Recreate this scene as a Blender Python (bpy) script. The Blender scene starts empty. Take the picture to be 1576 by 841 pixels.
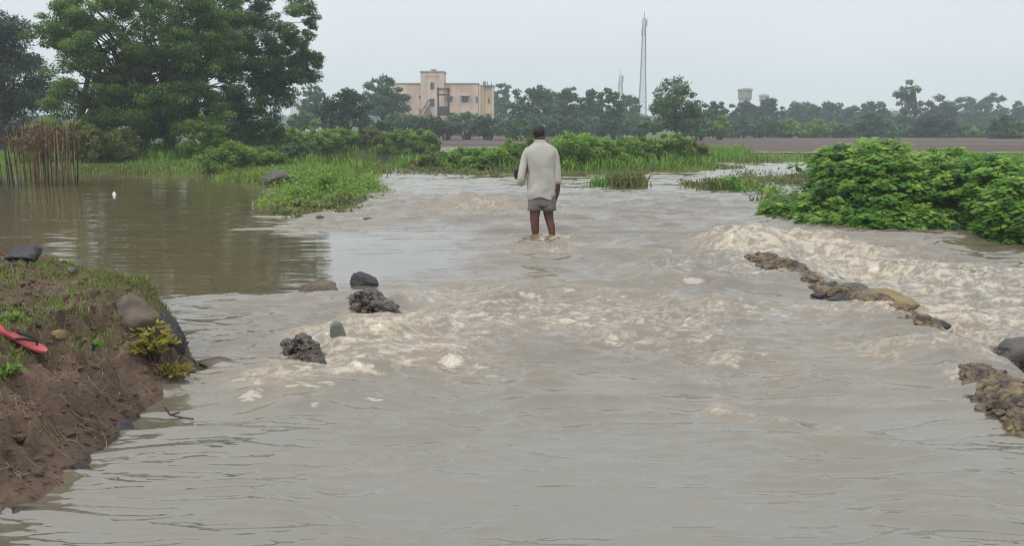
import bpy, bmesh, math, random
import numpy as np
from mathutils import Vector, Matrix, noise as mnoise

# ------------------------------------------------------------------ camera
sc = bpy.context.scene
COL = sc.collection
R = math.radians
F = 1400.0; CW, CH = 1576.0, 841.0; HOR = 197.0; CAMZ = 1.6
PITCH = math.atan((CH / 2 - HOR) / F)
cam_d = bpy.data.cameras.new('camera'); cam = bpy.data.objects.new('camera', cam_d); COL.objects.link(cam)
cam_d.sensor_width = 36; cam_d.lens = 36 * F / CW
cam_d.clip_start = 0.05; cam_d.clip_end = 5000
cam.location = (0, 0, CAMZ); cam.rotation_euler = (R(90) - PITCH, 0, 0)
sc.camera = cam

# ------------------------------------------------------------------ world, sun, exposure
SUN_EL, SUN_AZ = 58, 215
w = bpy.data.worlds.new('World'); sc.world = w; w.use_nodes = True
nt = w.node_tree; nt.nodes.clear()
def wn(t, **k):
    n = nt.nodes.new(t)
    for a, b in k.items(): setattr(n, a, b)
    return n
out = wn('ShaderNodeOutputWorld'); 
sky = wn('ShaderNodeTexSky', sky_type='NISHITA', sun_disc=False)
sky.sun_elevation = R(SUN_EL); sky.sun_rotation = R(SUN_AZ); sky.air_density = 1.5; sky.dust_density = 4.0
bg1 = wn('ShaderNodeBackground'); bg1.inputs[1].default_value = 0.07
bg2 = wn('ShaderNodeBackground'); bg2.inputs[1].default_value = 1.0
tc = wn('ShaderNodeTexCoord'); sep = wn('ShaderNodeSeparateXYZ')
mr = wn('ShaderNodeMapRange'); mr.inputs[1].default_value = 0.0; mr.inputs[2].default_value = 0.9
ramp = wn('ShaderNodeValToRGB')
ramp.color_ramp.elements[0].color = (0.78, 0.80, 0.82, 1)
ramp.color_ramp.elements[1].color = (1.13, 1.15, 1.17, 1)
e = ramp.color_ramp.elements.new(0.16); e.color = (0.745, 0.785, 0.825, 1)
ns = wn('ShaderNodeTexNoise'); ns.inputs['Scale'].default_value = 2.2; ns.inputs['Detail'].default_value = 4
mp = wn('ShaderNodeMapping'); mp.inputs['Scale'].default_value = (1, 1, 3.5)
mul = wn('ShaderNodeMix', data_type='RGBA', blend_type='MULTIPLY'); mul.inputs[0].default_value = 1
nr = wn('ShaderNodeMapRange'); nr.inputs[1].default_value = .3; nr.inputs[2].default_value = .7
nr.inputs[3].default_value = .93; nr.inputs[4].default_value = 1.06
mix = wn('ShaderNodeMixShader'); mix.inputs[0].default_value = 0.88
L = nt.links.new
L(tc.outputs['Generated'], sep.inputs[0]); L(sep.outputs['Z'], mr.inputs[0]); L(mr.outputs[0], ramp.inputs[0])
L(tc.outputs['Generated'], mp.inputs[0]); L(mp.outputs[0], ns.inputs['Vector']); L(ns.outputs[0], nr.inputs[0])
L(ramp.outputs[0], mul.inputs[6]); L(nr.outputs[0], mul.inputs[7]); L(mul.outputs[2], bg2.inputs[0])
L(sky.outputs[0], bg1.inputs[0]); L(bg1.outputs[0], mix.inputs[1]); L(bg2.outputs[0], mix.inputs[2]); L(mix.outputs[0], out.inputs[0])
sl = bpy.data.lights.new('sun', 'SUN'); sl.energy = 1.3; sl.angle = R(55); sl.color = (1, .97, .92)
so = bpy.data.objects.new('sun', sl); COL.objects.link(so)
# the sun stands at azimuth SUN_AZ (clockwise from +Y, as the sky texture has it)
sd = Vector((math.sin(R(SUN_AZ)) * math.cos(R(SUN_EL)), math.cos(R(SUN_AZ)) * math.cos(R(SUN_EL)), math.sin(R(SUN_EL))))
so.rotation_euler = sd.to_track_quat('Z', 'Y').to_euler()
sc.view_settings.view_transform = 'Standard'; sc.view_settings.look = 'None'
sc.view_settings.exposure = 0.28; sc.view_settings.gamma = 1
sc.cycles.use_denoising = True
sc.cycles.max_bounces = 6; sc.cycles.volume_bounces = 1; sc.cycles.transparent_max_bounces = 8
sc.cycles.filter_width = 1.15; sc.cycles.use_adaptive_sampling = True; sc.cycles.adaptive_threshold = 0.02

# ------------------------------------------------------------------ helpers
cp, sp_ = math.cos(PITCH), math.sin(PITCH)
def ray(px, py):
    u = (px - CW / 2) / F; v = -(py - CH / 2) / F
    return Vector((u, cp + v * sp_, -sp_ + v * cp))
def G(px, py, z=0.0):
    d = ray(px, py); t = (z - CAMZ) / d.z
    return Vector((d.x * t, d.y * t, z))
def at(px, py, Y):
    d = ray(px, py); t = Y / d.y
    return Vector((d.x * t, Y, CAMZ + d.z * t))

def _hash(ix, iy, seed):
    n = (ix.astype(np.int64) * 374761393 + iy.astype(np.int64) * 668265263 + seed * 974634777) & 0xFFFFFFFF
    n = ((n ^ (n >> 13)) * 1274126177) & 0xFFFFFFFF
    n = (n ^ (n >> 16)) * 2246822519 & 0xFFFFFFFF
    return ((n ^ (n >> 15)) & 0xFFFFFF) / float(0xFFFFFF)
def perlin(x, y, seed=0):
    x = np.asarray(x, float); y = np.asarray(y, float)
    ix = np.floor(x); iy = np.floor(y); fx = x - ix; fy = y - iy
    u = fx * fx * fx * (fx * (fx * 6 - 15) + 10); v = fy * fy * fy * (fy * (fy * 6 - 15) + 10)
    def g(ox, oy):
        a = _hash(ix + ox, iy + oy, seed) * 2 * math.pi
        return np.cos(a) * (fx - ox) + np.sin(a) * (fy - oy)
    a = g(0, 0) * (1 - u) + g(1, 0) * u; b = g(0, 1) * (1 - u) + g(1, 1) * u
    return (a * (1 - v) + b * v) * 1.5
def fbm(x, y, seed=0, oct=4, gain=.5):
    s = 0; a = 1; t = 0
    for i in range(oct):
        s = s + a * perlin(x * 2 ** i + i * 17.3, y * 2 ** i - i * 9.1, seed + i); t += a; a *= gain
    return s / t
def sstep(a, b, x):
    t = np.clip((x - a) / (b - a), 0, 1); return t * t * (3 - 2 * t)

def tag(o, label=None, cat=None, group=None, kind=None):
    if label: o['label'] = label
    if cat: o['category'] = cat
    if group: o['group'] = group
    if kind: o['kind'] = kind
    return o
def empty(name, loc, label=None, cat=None, group=None):
    o = bpy.data.objects.new(name, None); COL.objects.link(o); o.location = loc; o.empty_display_size = .2
    return tag(o, label, cat, group)
def link(name, me, mat=None, parent=None, loc=None):
    o = bpy.data.objects.new(name, me); COL.objects.link(o)
    if mat: me.materials.append(mat)
    if loc is not None: o.location = loc
    if parent: o.parent = parent
    return o
def mesh_np(name, V, Fq, smooth=False):
    """V (n,3), Fq (m,k) faces of one size"""
    me = bpy.data.meshes.new(name); n, m, k = len(V), len(Fq), Fq.shape[1]
    me.vertices.add(n); me.vertices.foreach_set('co', np.ascontiguousarray(V, np.float32).ravel())
    me.loops.add(m * k); me.loops.foreach_set('vertex_index', np.ascontiguousarray(Fq, np.int32).ravel())
    me.polygons.add(m); me.polygons.foreach_set('loop_start', np.arange(0, m * k, k, dtype=np.int32))
    me.polygons.foreach_set('use_smooth', np.full(m, smooth, bool))
    me.update(calc_edges=True); return me
def grid_mesh(name, X, Y, Z):
    r, c = X.shape; i = np.arange(r * c).reshape(r, c)
    Fq = np.stack([i[:-1, :-1], i[:-1, 1:], i[1:, 1:], i[1:, :-1]], -1).reshape(-1, 4)
    return mesh_np(name, np.stack([X, Y, Z], -1).reshape(-1, 3), Fq, True)
def set_attr(me, name, arr):
    a = me.attributes.new(name, 'FLOAT', 'POINT'); a.data.foreach_set('value', np.ascontiguousarray(arr, np.float32).ravel())
def set_col(me, name, arr):
    a = me.attributes.new(name, 'FLOAT_COLOR', 'POINT')
    arr = np.concatenate([arr, np.ones((len(arr), 1))], 1)
    a.data.foreach_set('color', np.ascontiguousarray(arr, np.float32).ravel())

class MB:
    def __init__(s): s.v = []; s.f = []
    def add(s, vs, fs):
        b = len(s.v); s.v += [tuple(v) for v in vs]; s.f += [[b + i for i in f] for f in fs]
    def box(s, x0, x1, y0, y1, z0, z1, M=None):
        vs = [Vector((x, y, z)) for z in (z0, z1) for y in (y0, y1) for x in (x0, x1)]
        if M: vs = [M @ v for v in vs]
        s.add(vs, [(0, 2, 3, 1), (4, 5, 7, 6), (0, 1, 5, 4), (2, 6, 7, 3), (0, 4, 6, 2), (1, 3, 7, 5)])
    def tube(s, pts, rad, n=6, cap=True):
        pts = [Vector(p) for p in pts]; 
        if not hasattr(rad, '__len__'): rad = [rad] * len(pts)
        ref = None; vs = []
        for i, p in enumerate(pts):
            t = (pts[min(i + 1, len(pts) - 1)] - pts[max(i - 1, 0)])
            t = t.normalized() if t.length > 1e-9 else Vector((0, 0, 1))
            if ref is None: ref = Vector((1, 0, 0)) if abs(t.x) < .8 else Vector((0, 1, 0))
            a = (ref - t * ref.dot(t)).normalized(); b = t.cross(a); ref = a
            for k in range(n):
                q = 2 * math.pi * k / n; vs.append(p + (a * math.cos(q) + b * math.sin(q)) * rad[i])
        fs = [(i * n + k, i * n + (k + 1) % n, (i + 1) * n + (k + 1) % n, (i + 1) * n + k) for i in range(len(pts) - 1) for k in range(n)]
        if cap: fs += [tuple(range(n))[::-1], tuple((len(pts) - 1) * n + k for k in range(n))]
        s.add(vs, fs)
    def loft(s, rings, cap=True):
        n = len(rings[0]); vs = [p for r in rings for p in r]
        fs = [(i * n + k, i * n + (k + 1) % n, (i + 1) * n + (k + 1) % n, (i + 1) * n + k) for i in range(len(rings) - 1) for k in range(n)]
        if cap: fs += [tuple(range(n))[::-1], tuple((len(rings) - 1) * n + k for k in range(n))]
        s.add(vs, fs)
    def build(s, name, mat=None, parent=None, smooth=False, loc=None, bevel=0):
        me = bpy.data.meshes.new(name); me.from_pydata(s.v, [], s.f); me.update()
        if smooth: me.polygons.foreach_set('use_smooth', [True] * len(me.polygons))
        o = link(name, me, mat, parent, loc)
        if bevel:
            b = o.modifiers.new('b', 'BEVEL'); b.width = bevel; b.segments = 2; b.limit_method = 'ANGLE'
        return o

# ------------------------------------------------------------------ materials
MATS = {}
def M_(name): 
    m = bpy.data.materials.new(name); m.use_nodes = True; MATS[name] = m; return m
def pmat(name, c1, c2, scale=3, rough=.8, bump=0.0, bscale=None, detail=6, spec=.3, stretch=(1, 1, 1), c3=None):
    m = M_(name); t = m.node_tree; b = t.nodes['Principled BSDF']; l = t.links.new
    tc = t.nodes.new('ShaderNodeTexCoord'); mp = t.nodes.new('ShaderNodeMapping'); mp.inputs['Scale'].default_value = stretch
    n = t.nodes.new('ShaderNodeTexNoise'); n.inputs['Scale'].default_value = scale; n.inputs['Detail'].default_value = detail
    r = t.nodes.new('ShaderNodeValToRGB'); r.color_ramp.elements[0].position = .35; r.color_ramp.elements[1].position = .65
    r.color_ramp.elements[0].color = (*c1, 1); r.color_ramp.elements[1].color = (*c2, 1)
    if c3: e = r.color_ramp.elements.new(.85); e.color = (*c3, 1)
    l(tc.outputs['Object'], mp.inputs[0]); l(mp.outputs[0], n.inputs['Vector']); l(n.outputs[0], r.inputs[0]); l(r.outputs[0], b.inputs['Base Color'])
    b.inputs['Roughness'].default_value = rough; b.inputs['Specular IOR Level'].default_value = spec
    if bump:
        n2 = t.nodes.new('ShaderNodeTexNoise'); n2.inputs['Scale'].default_value = bscale or scale * 5; n2.inputs['Detail'].default_value = 8
        bu = t.nodes.new('ShaderNodeBump'); bu.inputs['Strength'].default_value = 1; bu.inputs['Distance'].default_value = bump
        l(mp.outputs[0], n2.inputs['Vector']); l(n2.outputs[0], bu.inputs['Height']); l(bu.outputs[0], b.inputs['Normal'])
    return m
def leafmat(name, c1, c2, c3, trans=.25, rough=.5):
    m = M_(name); t = m.node_tree; b = t.nodes['Principled BSDF']; l = t.links.new
    a = t.nodes.new('ShaderNodeAttribute'); a.attribute_name = 'tint'
    r = t.nodes.new('ShaderNodeValToRGB'); r.color_ramp.elements[0].color = (*c1, 1); r.color_ramp.elements[1].color = (*c3, 1)
    e = r.color_ramp.elements.new(.5); e.color = (*c2, 1)
    l(a.outputs['Fac'], r.inputs[0]); l(r.outputs[0], b.inputs['Base Color'])
    b.inputs['Roughness'].default_value = rough; b.inputs['Specular IOR Level'].default_value = .3
    tr = t.nodes.new('ShaderNodeBsdfTranslucent'); l(r.outputs[0], tr.inputs[0])
    mx = t.nodes.new('ShaderNodeMixShader'); mx.inputs[0].default_value = trans
    l(b.outputs[0], mx.inputs[1]); l(tr.outputs[0], mx.inputs[2]); l(mx.outputs[0], t.nodes['Material Output'].inputs[0])
    return m

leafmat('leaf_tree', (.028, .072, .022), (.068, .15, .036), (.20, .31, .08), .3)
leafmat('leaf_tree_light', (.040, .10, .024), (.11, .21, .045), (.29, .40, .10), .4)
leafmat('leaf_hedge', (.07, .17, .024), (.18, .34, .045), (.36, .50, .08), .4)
leafmat('leaf_dark', (.016, .048, .030), (.030, .080, .042), (.07, .14, .06))
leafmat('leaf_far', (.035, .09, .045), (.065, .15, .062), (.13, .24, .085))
leafmat('leaf_bush', (.028, .09, .012), (.10, .245, .028), (.34, .50, .085), .38, .5)
leafmat('leaf_light', (.07, .15, .028), (.17, .30, .045), (.33, .43, .08), .4)
leafmat('leaf_olive', (.06, .08, .02), (.13, .16, .04), (.24, .25, .07), .3)
leafmat('leaf_yellow', (.14, .12, .02), (.30, .26, .04), (.45, .40, .09), .3)
leafmat('leaf_dry', (.06, .03, .018), (.13, .07, .035), (.24, .17, .10), .2, .8)
pmat('bark', (.035, .028, .022), (.08, .065, .05), 8, .9, .01)
pmat('cane', (.10, .05, .025), (.30, .21, .11), 3, .8, .002, 40, stretch=(4, 4, 1))
pmat('cane_dark', (.025, .02, .018), (.07, .05, .04), 3, .8)
pmat('stone', (.045, .042, .04), (.12, .11, .10), 6, .55, .012, 25, spec=.5)
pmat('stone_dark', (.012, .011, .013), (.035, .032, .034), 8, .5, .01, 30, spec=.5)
pmat('stone_brown', (.06, .045, .035), (.17, .135, .105), 7, .8, .012, 30)
pmat('stone_ochre', (.12, .10, .065), (.30, .21, .08), 4, .6, .01, 25, spec=.5)
pmat('rubble', (.035, .024, .016), (.19, .135, .075), 12, .55, .006, 60, spec=.5, c3=(.38, .30, .11))
pmat('rubble_dark', (.018, .014, .012), (.09, .068, .052), 14, .4, .006, 60, spec=.6, c3=(.28, .18, .09))
pmat('concrete_green', (.10, .12, .10), (.20, .22, .19), 12, .7, .004, 60)
pmat('wall_pink', (.47, .35, .29), (.68, .53, .45), .45, .9, stretch=(1.6, 1, .45), c3=(.74, .60, .50))
pmat('wall_yellow', (.50, .39, .26), (.60, .47, .33), .6, .9)
pmat('trim_grey', (.22, .2, .2), (.32, .29, .28), 1, .9)
pmat('wall_white', (.6, .6, .58), (.72, .72, .7), 1, .9)
pmat('glass_dark', (.03, .035, .04), (.07, .07, .075), 2, .3)
pmat('stair_brown', (.20, .13, .10), (.3, .2, .15), 2, .9)
pmat('steel', (.07, .075, .08), (.14, .145, .15), 2, .6)
pmat('steel_dark', (.05, .04, .04), (.10, .08, .08), 2, .7)
pmat('steel_pale', (.42, .43, .45), (.55, .56, .57), 2, .6)
pmat('concrete_grey', (.22, .21, .2), (.34, .33, .31), 1.5, .9)
pmat('soil_field', (.075, .055, .048), (.13, .092, .075), .12, .95, .12, 3, stretch=(.35, 1, 1), c3=(.19, .12, .08))
pmat('soil_pale', (.22, .2, .16), (.34, .31, .25), 1.5, .95)
pmat('skin', (.085, .034, .022), (.125, .052, .032), 6, .55)
pmat('skin_arm', (.045, .022, .018), (.07, .034, .026), 6, .55)
pmat('hair', (.008, .007, .008), (.02, .018, .02), 60, .5, .004, 120)
pmat('shirt', (.36, .35, .315), (.45, .44, .395), 3, .9, .006, 9, 3)
pmat('shorts', (.13, .115, .11), (.2, .18, .17), 7, .9, .003, 60)
pmat('black_plastic', (.01, .01, .012), (.02, .02, .022), 3, .4)
pmat('rubber_red', (.42, .06, .07), (.58, .11, .12), 9, .5, .001, 150)
pmat('rubber_black', (.012, .012, .014), (.03, .03, .034), 9, .5)
pmat('white_paint', (.7, .7, .72), (.8, .8, .8), 4, .6)
pmat('straw', (.14, .10, .055), (.36, .29, .17), 30, .8)
pmat('twig', (.04, .03, .022), (.10, .075, .05), 12, .8)

# ground material: grass, wet soil
def ground_mat():
    m = pmat('ground', (.045, .075, .022), (.10, .145, .04), .35, .95, .06, 3, c3=(.14, .12, .06)); return m
ground_mat()
def mud_mat():
    m = M_('mud'); t = m.node_tree; b = t.nodes['Principled BSDF']; l = t.links.new
    tc = t.nodes.new('ShaderNodeTexCoord')
    def noise(s, d=8, st=None):
        n = t.nodes.new('ShaderNodeTexNoise'); n.inputs['Scale'].default_value = s; n.inputs['Detail'].default_value = d
        n.inputs['Roughness'].default_value = .65
        if st:
            mp = t.nodes.new('ShaderNodeMapping'); mp.inputs['Scale'].default_value = st; l(tc.outputs['Object'], mp.inputs[0]); l(mp.outputs[0], n.inputs['Vector'])
        else: l(tc.outputs['Object'], n.inputs['Vector'])
        return n
    n1 = noise(2.2); r = t.nodes.new('ShaderNodeValToRGB')
    r.color_ramp.elements[0].position = .32; r.color_ramp.elements[0].color = (.055, .035, .024, 1)
    r.color_ramp.elements[1].position = .72; r.color_ramp.elements[1].color = (.25, .17, .12, 1)
    e = r.color_ramp.elements.new(.5); e.color = (.135, .088, .062, 1)
    l(n1.outputs[0], r.inputs[0])
    n3 = noise(60, 4); r3 = t.nodes.new('ShaderNodeMapRange'); r3.inputs[1].default_value = .62; r3.inputs[2].default_value = .72; r3.inputs[4].default_value = .6
    l(n3.outputs[0], r3.inputs[0])
    mx = t.nodes.new('ShaderNodeMix'); mx.data_type = 'RGBA'; mx.inputs[7].default_value = (.23, .17, .13, 1)
    l(r3.outputs[0], mx.inputs[0]); l(r.outputs[0], mx.inputs[6]); l(mx.outputs[2], b.inputs['Base Color'])
    n2 = noise(28, 10); bu = t.nodes.new('ShaderNodeBump'); bu.inputs['Distance'].default_value = .035; bu.inputs['Strength'].default_value = 1
    l(n2.outputs[0], bu.inputs['Height']); l(bu.outputs[0], b.inputs['Normal'])
    b.inputs['Roughness'].default_value = .75; b.inputs['Specular IOR Level'].default_value = .35
    return m
mud_mat()
def water_mat():
    m = M_('flood_water'); t = m.node_tree; b = t.nodes['Principled BSDF']; l = t.links.new
    a = t.nodes.new('ShaderNodeAttribute'); a.attribute_name = 'water_col'; l(a.outputs['Color'], b.inputs['Base Color'])
    a2 = t.nodes.new('ShaderNodeAttribute'); a2.attribute_name = 'chop'
    rr = t.nodes.new('ShaderNodeMapRange'); rr.inputs[3].default_value = .03; rr.inputs[4].default_value = .12
    l(a2.outputs['Fac'], rr.inputs[0]); l(rr.outputs[0], b.inputs['Roughness'])
    b.inputs['IOR'].default_value = 2.05; b.inputs['Specular IOR Level'].default_value = .5
    tc = t.nodes.new('ShaderNodeTexCoord'); mp = t.nodes.new('ShaderNodeMapping'); mp.inputs['Scale'].default_value = (.45, 1.2, 1)
    n = t.nodes.new('ShaderNodeTexNoise'); n.inputs['Scale'].default_value = 9; n.inputs['Detail'].default_value = 3
    bu = t.nodes.new('ShaderNodeBump'); bu.inputs['Distance'].default_value = .03
    ms = t.nodes.new('ShaderNodeMapRange'); ms.inputs[3].default_value = .03; ms.inputs[4].default_value = .45
    l(a2.outputs['Fac'], ms.inputs[0]); l(ms.outputs[0], bu.inputs['Strength'])
    l(tc.outputs['Object'], mp.inputs[0]); l(mp.outputs[0], n.inputs['Vector']); l(n.outputs[0], bu.inputs['Height']); l(bu.outputs[0], b.inputs['Normal'])
    return m
water_mat()

# ------------------------------------------------------------------ ground sheet
def land(x, y):
    """height of the dry ground above the flood, negative where it lies under the water"""
    x = np.asarray(x, float); y = np.asarray(y, float)
    n = fbm(x * .12, y * .12, 5, 4) * 2.2
    far = (y + n * 1.3 - np.where(x < -3, 56, np.where(x < 3, 50, 44.5))) / 3.0
    left = np.minimum((-(x + n) - (3.6 + (y - 20) * .27)) / 1.5, (y + n * .8 - 33.0) / 2.5)
    tongue = 1 - np.sqrt(((x + 6.9) / 2.6) ** 2 + ((y - 31) / 4.2) ** 2) + n * .1
    isl = 1 - np.sqrt(((x - 1.6 + .12 * (y - 37)) / 6.8) ** 2 + ((y - 38.0) / 4.2) ** 2) + n * .12
    isr = 1 - np.sqrt(((x - 11.5) / 6.2) ** 2 + ((y - 18.4) / 3.2) ** 2) + n * .05
    rgt = (x + n * .4 - 17) / 2
    d = np.maximum.reduce([far, left, tongue * 1.2, isl * 1.2, isr * 1.5, rgt])
    h = np.clip(d, -1, 1) * .28
    h = np.where(h < 0, h * 2.0, h)
    h += np.where(d > 0, .05 * fbm(x * .5, y * .5, 9, 3), 0)
    h += sstep(120, 240, y) * .5
    return h
ys = np.concatenate([-30 + np.arange(0, 30, 2.0), np.arange(0, 10, .5), np.geomspace(10, 900, 520)])
ts = np.concatenate([-np.geomspace(.75, 3.0, 24)[::-1], np.linspace(-.74, .74, 300), np.geomspace(.75, 3.0, 24)])
Yg, Tg = np.meshgrid(ys, ts, indexing='ij'); Xg = Tg * (np.maximum(Yg, 0) + 12)
gme = grid_mesh('ground', Xg, Yg, land(Xg, Yg)); g = link('ground', gme, MATS['ground']); tag(g, kind='structure')

# ploughed fields beyond the flood
def sheet(name, x0f, x1f, y0, y1, mat, dz, nx=60, ny=60):
    yy = np.linspace(y0, y1, ny)[:, None] * np.ones((1, nx)); u = np.linspace(0, 1, nx)[None, :]
    xx = x0f(yy) * (1 - u) + x1f(yy) * u
    o = link(name, grid_mesh(name, xx, yy, land(xx, yy) + dz), MATS[mat]); tag(o, kind='structure'); return o
sheet('field', lambda y: -.09 * y + 0 * y, lambda y: .08 * y, 62, 140, 'soil_field', .05)
sheet('field', lambda y: .20 * y, lambda y: 1.2 * y, 50, 128, 'soil_field', .05)
sheet('path', lambda y: -.09 * y, lambda y: .05 * y, 57.5, 61.5, 'soil_pale', .06, 40, 6)
sheet('path', lambda y: .20 * y, lambda y: 1.0 * y, 47.6, 49.6, 'soil_pale', .06, 80, 6)

# ------------------------------------------------------------------ flood water
ROAD_R = 3.1
def spots_world():
    # photo px, py of disturbed places, radius x/y in metres, chop, silt (tan), foam, hump height
    S = [
        (1165, 392, .6, .9, 2.0, 1.3, .12, .14), (1225, 380, 1.1, 1.2, 2.0, 1.3, .2, .12), (1290, 400, 1.0, .8, 1.5, 1.1, .22, .03), (1370, 405, 1.6, .9, 1.0, .45, .25, .0),
        (1450, 478, .6, .5, 2.0, 1.0, .35, .12), (1540, 468, .8, .6, 1.6, .9, .3, .05), (1500, 420, 2.2, 1.0, .8, .3, .28, 0),
        (1390, 490, .35, .35, 1.0, .5, .3, .03), (1440, 545, .6, .3, .9, .6, .1, .04), (1240, 485, .55, .5, .7, .6, .15, .03),
        (600, 520, .45, .45, 1.6, 1.1, .12, .05), (500, 528, .35, .3, .9, 1.0, .1, .06), (560, 540, .45, .4, 1.4, 1.0, .12, .03),
        (640, 550, .6, .55, 1.0, .8, .2, .03), (430, 590, .5, .4, .8, .8, .05, .03), (470, 585, .3, .3, .9, .8, .1, .02),
        (640, 455, 1.0, .9, .5, .75, .10, 0), (760, 450, 1.5, 1.2, .4, .6, .04, .0), (730, 320, 1.2, 2.0, .8, .8, .15, .03),
        (940, 490, 1.4, 1.0, .6, .5, .05, .01), (1120, 560, .2, .16, 1.1, .9, .1, .04), (1000, 520, .9, .6, .6, .35, .0, .02),
        (1110, 637, .13, .10, .9, .85, .0, .03), (1155, 645, .12, .08, .8, .7, .0, .035), (1210, 648, .16, .08, .8, .7, .0, .03),
        (1290, 680, .25, .12, .7, .35, 0, .03), (1370, 560, .3, .2, .6, .6, .05, .04), (930, 640, .6, .35, .55, .05, 0, .02),
        (835, 385, .7, .9, .6, .6, .2, 0), (850, 366, .35, .6, .6, .7, .2, 0), (700, 590, 1.2, .5, .35, .2, .12, 0),
        (1210, 545, 1.3, .8, .45, .3, .05, .0), (1010, 405, 1.2, 1.2, .6, .0, .0, .0), (1090, 425, .7, .6, .8, .1, .05, -.02), (1180, 600, 1.4, .6, .5, .2, 0, 0), (800, 500, 1.2, .9, .45, .25, 0, 0), (1090, 480, 1.4, .8, .5, .2, .05, 0), (690, 500, .6, .5, .5, .5, .1, .02),
    ]
    # where the current breaks round each stone, the marker and the man's legs
    for a, b in ((484, 456), (566, 444), (681, 512), (1283, 452), (1316, 460), (1362, 478), (1430, 508), (540, 490), (590, 500), (440, 560), (500, 590), (520, 548), (1480, 585), (1520, 560), (1200, 430), (330, 570)):
        S.append((a + 6, b + 2, .16, .14, .45, .35, .28, .01))
    S += [(823, 368, .10, .14, .7, .2, .25, .008), (851, 367, .10, .14, .7, .2, .25, .008), (842, 373, .30, .30, .5, .2, .15, 0), (875, 372, .5, .25, .4, .1, .12, 0)]
    return [(G(a, b).x, G(a, b).y, *r) for a, b, *r in S]
SP = spots_world()
def water_fields(X, Y, dx=None):
    n0 = fbm(X * .55, Y * .55, 31, 4); n1 = fbm(X * 1.7, Y * 1.7, 33, 3)
    edge = ROAD_R + n0 * .35 + .05 * (Y - 6)
    drop = sstep(edge - .1, edge + .65, X) * (1 - sstep(11.3, 13.2, Y + n0)) * sstep(-2, 2, Y)
    # calm pool on the left and the slick beside it
    lip = -1.55 - .02 * (Y - 9)
    pool = (1 - sstep(lip - .35, lip + .8 + .25 * np.clip(Y - 9, 0, 4), X + n1 * .25 - sstep(9, 10, Y) * .55)) * sstep(8.25, 8.75, Y + n1 * .16 + .12 * np.clip(-X - 2.2, 0, 4) * 0)
    pool_far = sstep(20.5, 24, Y + n0 * 2 + np.abs(X) * .05)
    calm = np.maximum(pool * (1 - .88 * sstep(-5.2, -3.0, X) * sstep(13.0, 15.5, Y + n0)), pool_far * .72)
    slick = np.exp(-(np.maximum(0, np.sqrt(((X + 1.75 + n1 * .12) / 1.25) ** 2 + ((Y - 11.6) / 3.0) ** 2) - .75) * 4) ** 2)
    calm = np.maximum(calm, .97 * slick)
    near = 1 - sstep(4.2, 6.2, Y + n0 * .8)
    chop = .50 + .16 * n1 + .25 * n0
    chop = chop * (1 - .12 * near)
    chop = chop + .7 * drop * sstep(5, 7, Y)
    tan = np.clip(.12 + .5 * n0 + .3 * n1, 0, 1) * .6 * sstep(5.2, 7, Y) * (1 - sstep(12.5, 15, Y)); foam = 0 * X; hump = 0 * X
    for x, y, rx, ry, c, s, f, h in SP:
        g = np.exp(-(((X - x + n1 * .12) / rx) ** 2 + ((Y - y + n0 * .2) / ry) ** 2))
        chop = chop + c * g * (1 - np.clip(chop - .6, 0, 1)); tan = np.maximum(tan, s * np.clip(g * 1.5, 0, 1)); foam = foam + f * g; hump = hump + h * g * (.8 + .8 * n1)
    chop = np.clip(chop, .05, 2.0) * (1 - .96 * calm) + .012
    tan = tan * (1 - calm)
    return chop, tan, np.clip(foam, 0, 1) * (1 - calm), hump, drop, pool, calm, n0, n1
ys = np.concatenate([np.linspace(-12, 2.4, 20), np.geomspace(2.5, 75, 1150)])
ts = np.concatenate([-np.geomspace(.66, 3.0, 30)[::-1], np.linspace(-.65, .65, 860), np.geomspace(.66, 3.0, 30)])
Yw, Tw = np.meshgrid(ys, ts, indexing='ij'); Xw = Tw * np.maximum(Yw, 3.0)
chop, tan, foam, hump, drop, pool, calm, n0, n1 = water_fields(Xw, Yw)
# spacing of the sheet, to drop waves it cannot hold
dY = np.gradient(Yw, axis=0)
wx = Xw + .25 * fbm(Xw * .8, Yw * .8, 41, 2); wy = Yw + .18 * fbm(Xw * .9, Yw * .9, 43, 2)
Z = .012 * calm - .20 * drop + hump
ridge_sum = 0 * Xw
patch = np.clip(.85 + 2.0 * fbm(Xw * .7, Yw * .9, 58, 4), .15, 1.5)
for lam, amp, st, seed, rg in [(1.5, .042, 1.8, 51, 0), (.7, .080, 2.0, 52, .5), (.36, .070, 2.0, 53, .9), (.19, .026, 2.4, 54, 1), (.10, .0165, 3.4, 55, 1), (.058, .0085, 3.6, 56, 1)]:
    sx = lam * st * (1 + .9 * sstep(8, 13, Yw)); n = perlin(wx / (lam * st) if lam > .9 else wx / (lam * st * 1.35), wy / lam + .22 * wx / lam * (lam > .5), seed)
    if .15 < lam < .8: n = n * (1 - sstep(9, 12, Yw)) + perlin(wx / (lam * st * 2.4), wy / lam, seed + 20) * 1.25 * sstep(9, 12, Yw)
    rd = (1 - 2.6 * np.abs(n)); rd = np.where(rd > 0, np.maximum(rd, 0) ** 2 / (.35 + .65 * np.maximum(rd, 0)), rd * .4)
    v = n * 1.2 * (1 - rg) + rd * rg * .8
    keep = np.clip(lam / (2.4 * dY) - .4, 0, 1)
    if lam == .36: ridge_sum = rd
    if lam == .19: ridge_sum = ridge_sum * .6 + rd * .5
    bigw = 1 + (1.1 * sstep(9, 15, Yw) if lam > .3 else 0) - (.4 * sstep(5.5, 3.8, Yw) if lam > .3 else 0)
    Z += amp * v * keep * np.minimum(chop, 1.0 if lam > .25 else .62) * (patch if lam < .25 else .4 + .6 * patch) * bigw
turb = np.clip(chop - .84, 0, 1.5); crest = 0 * Xw
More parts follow.
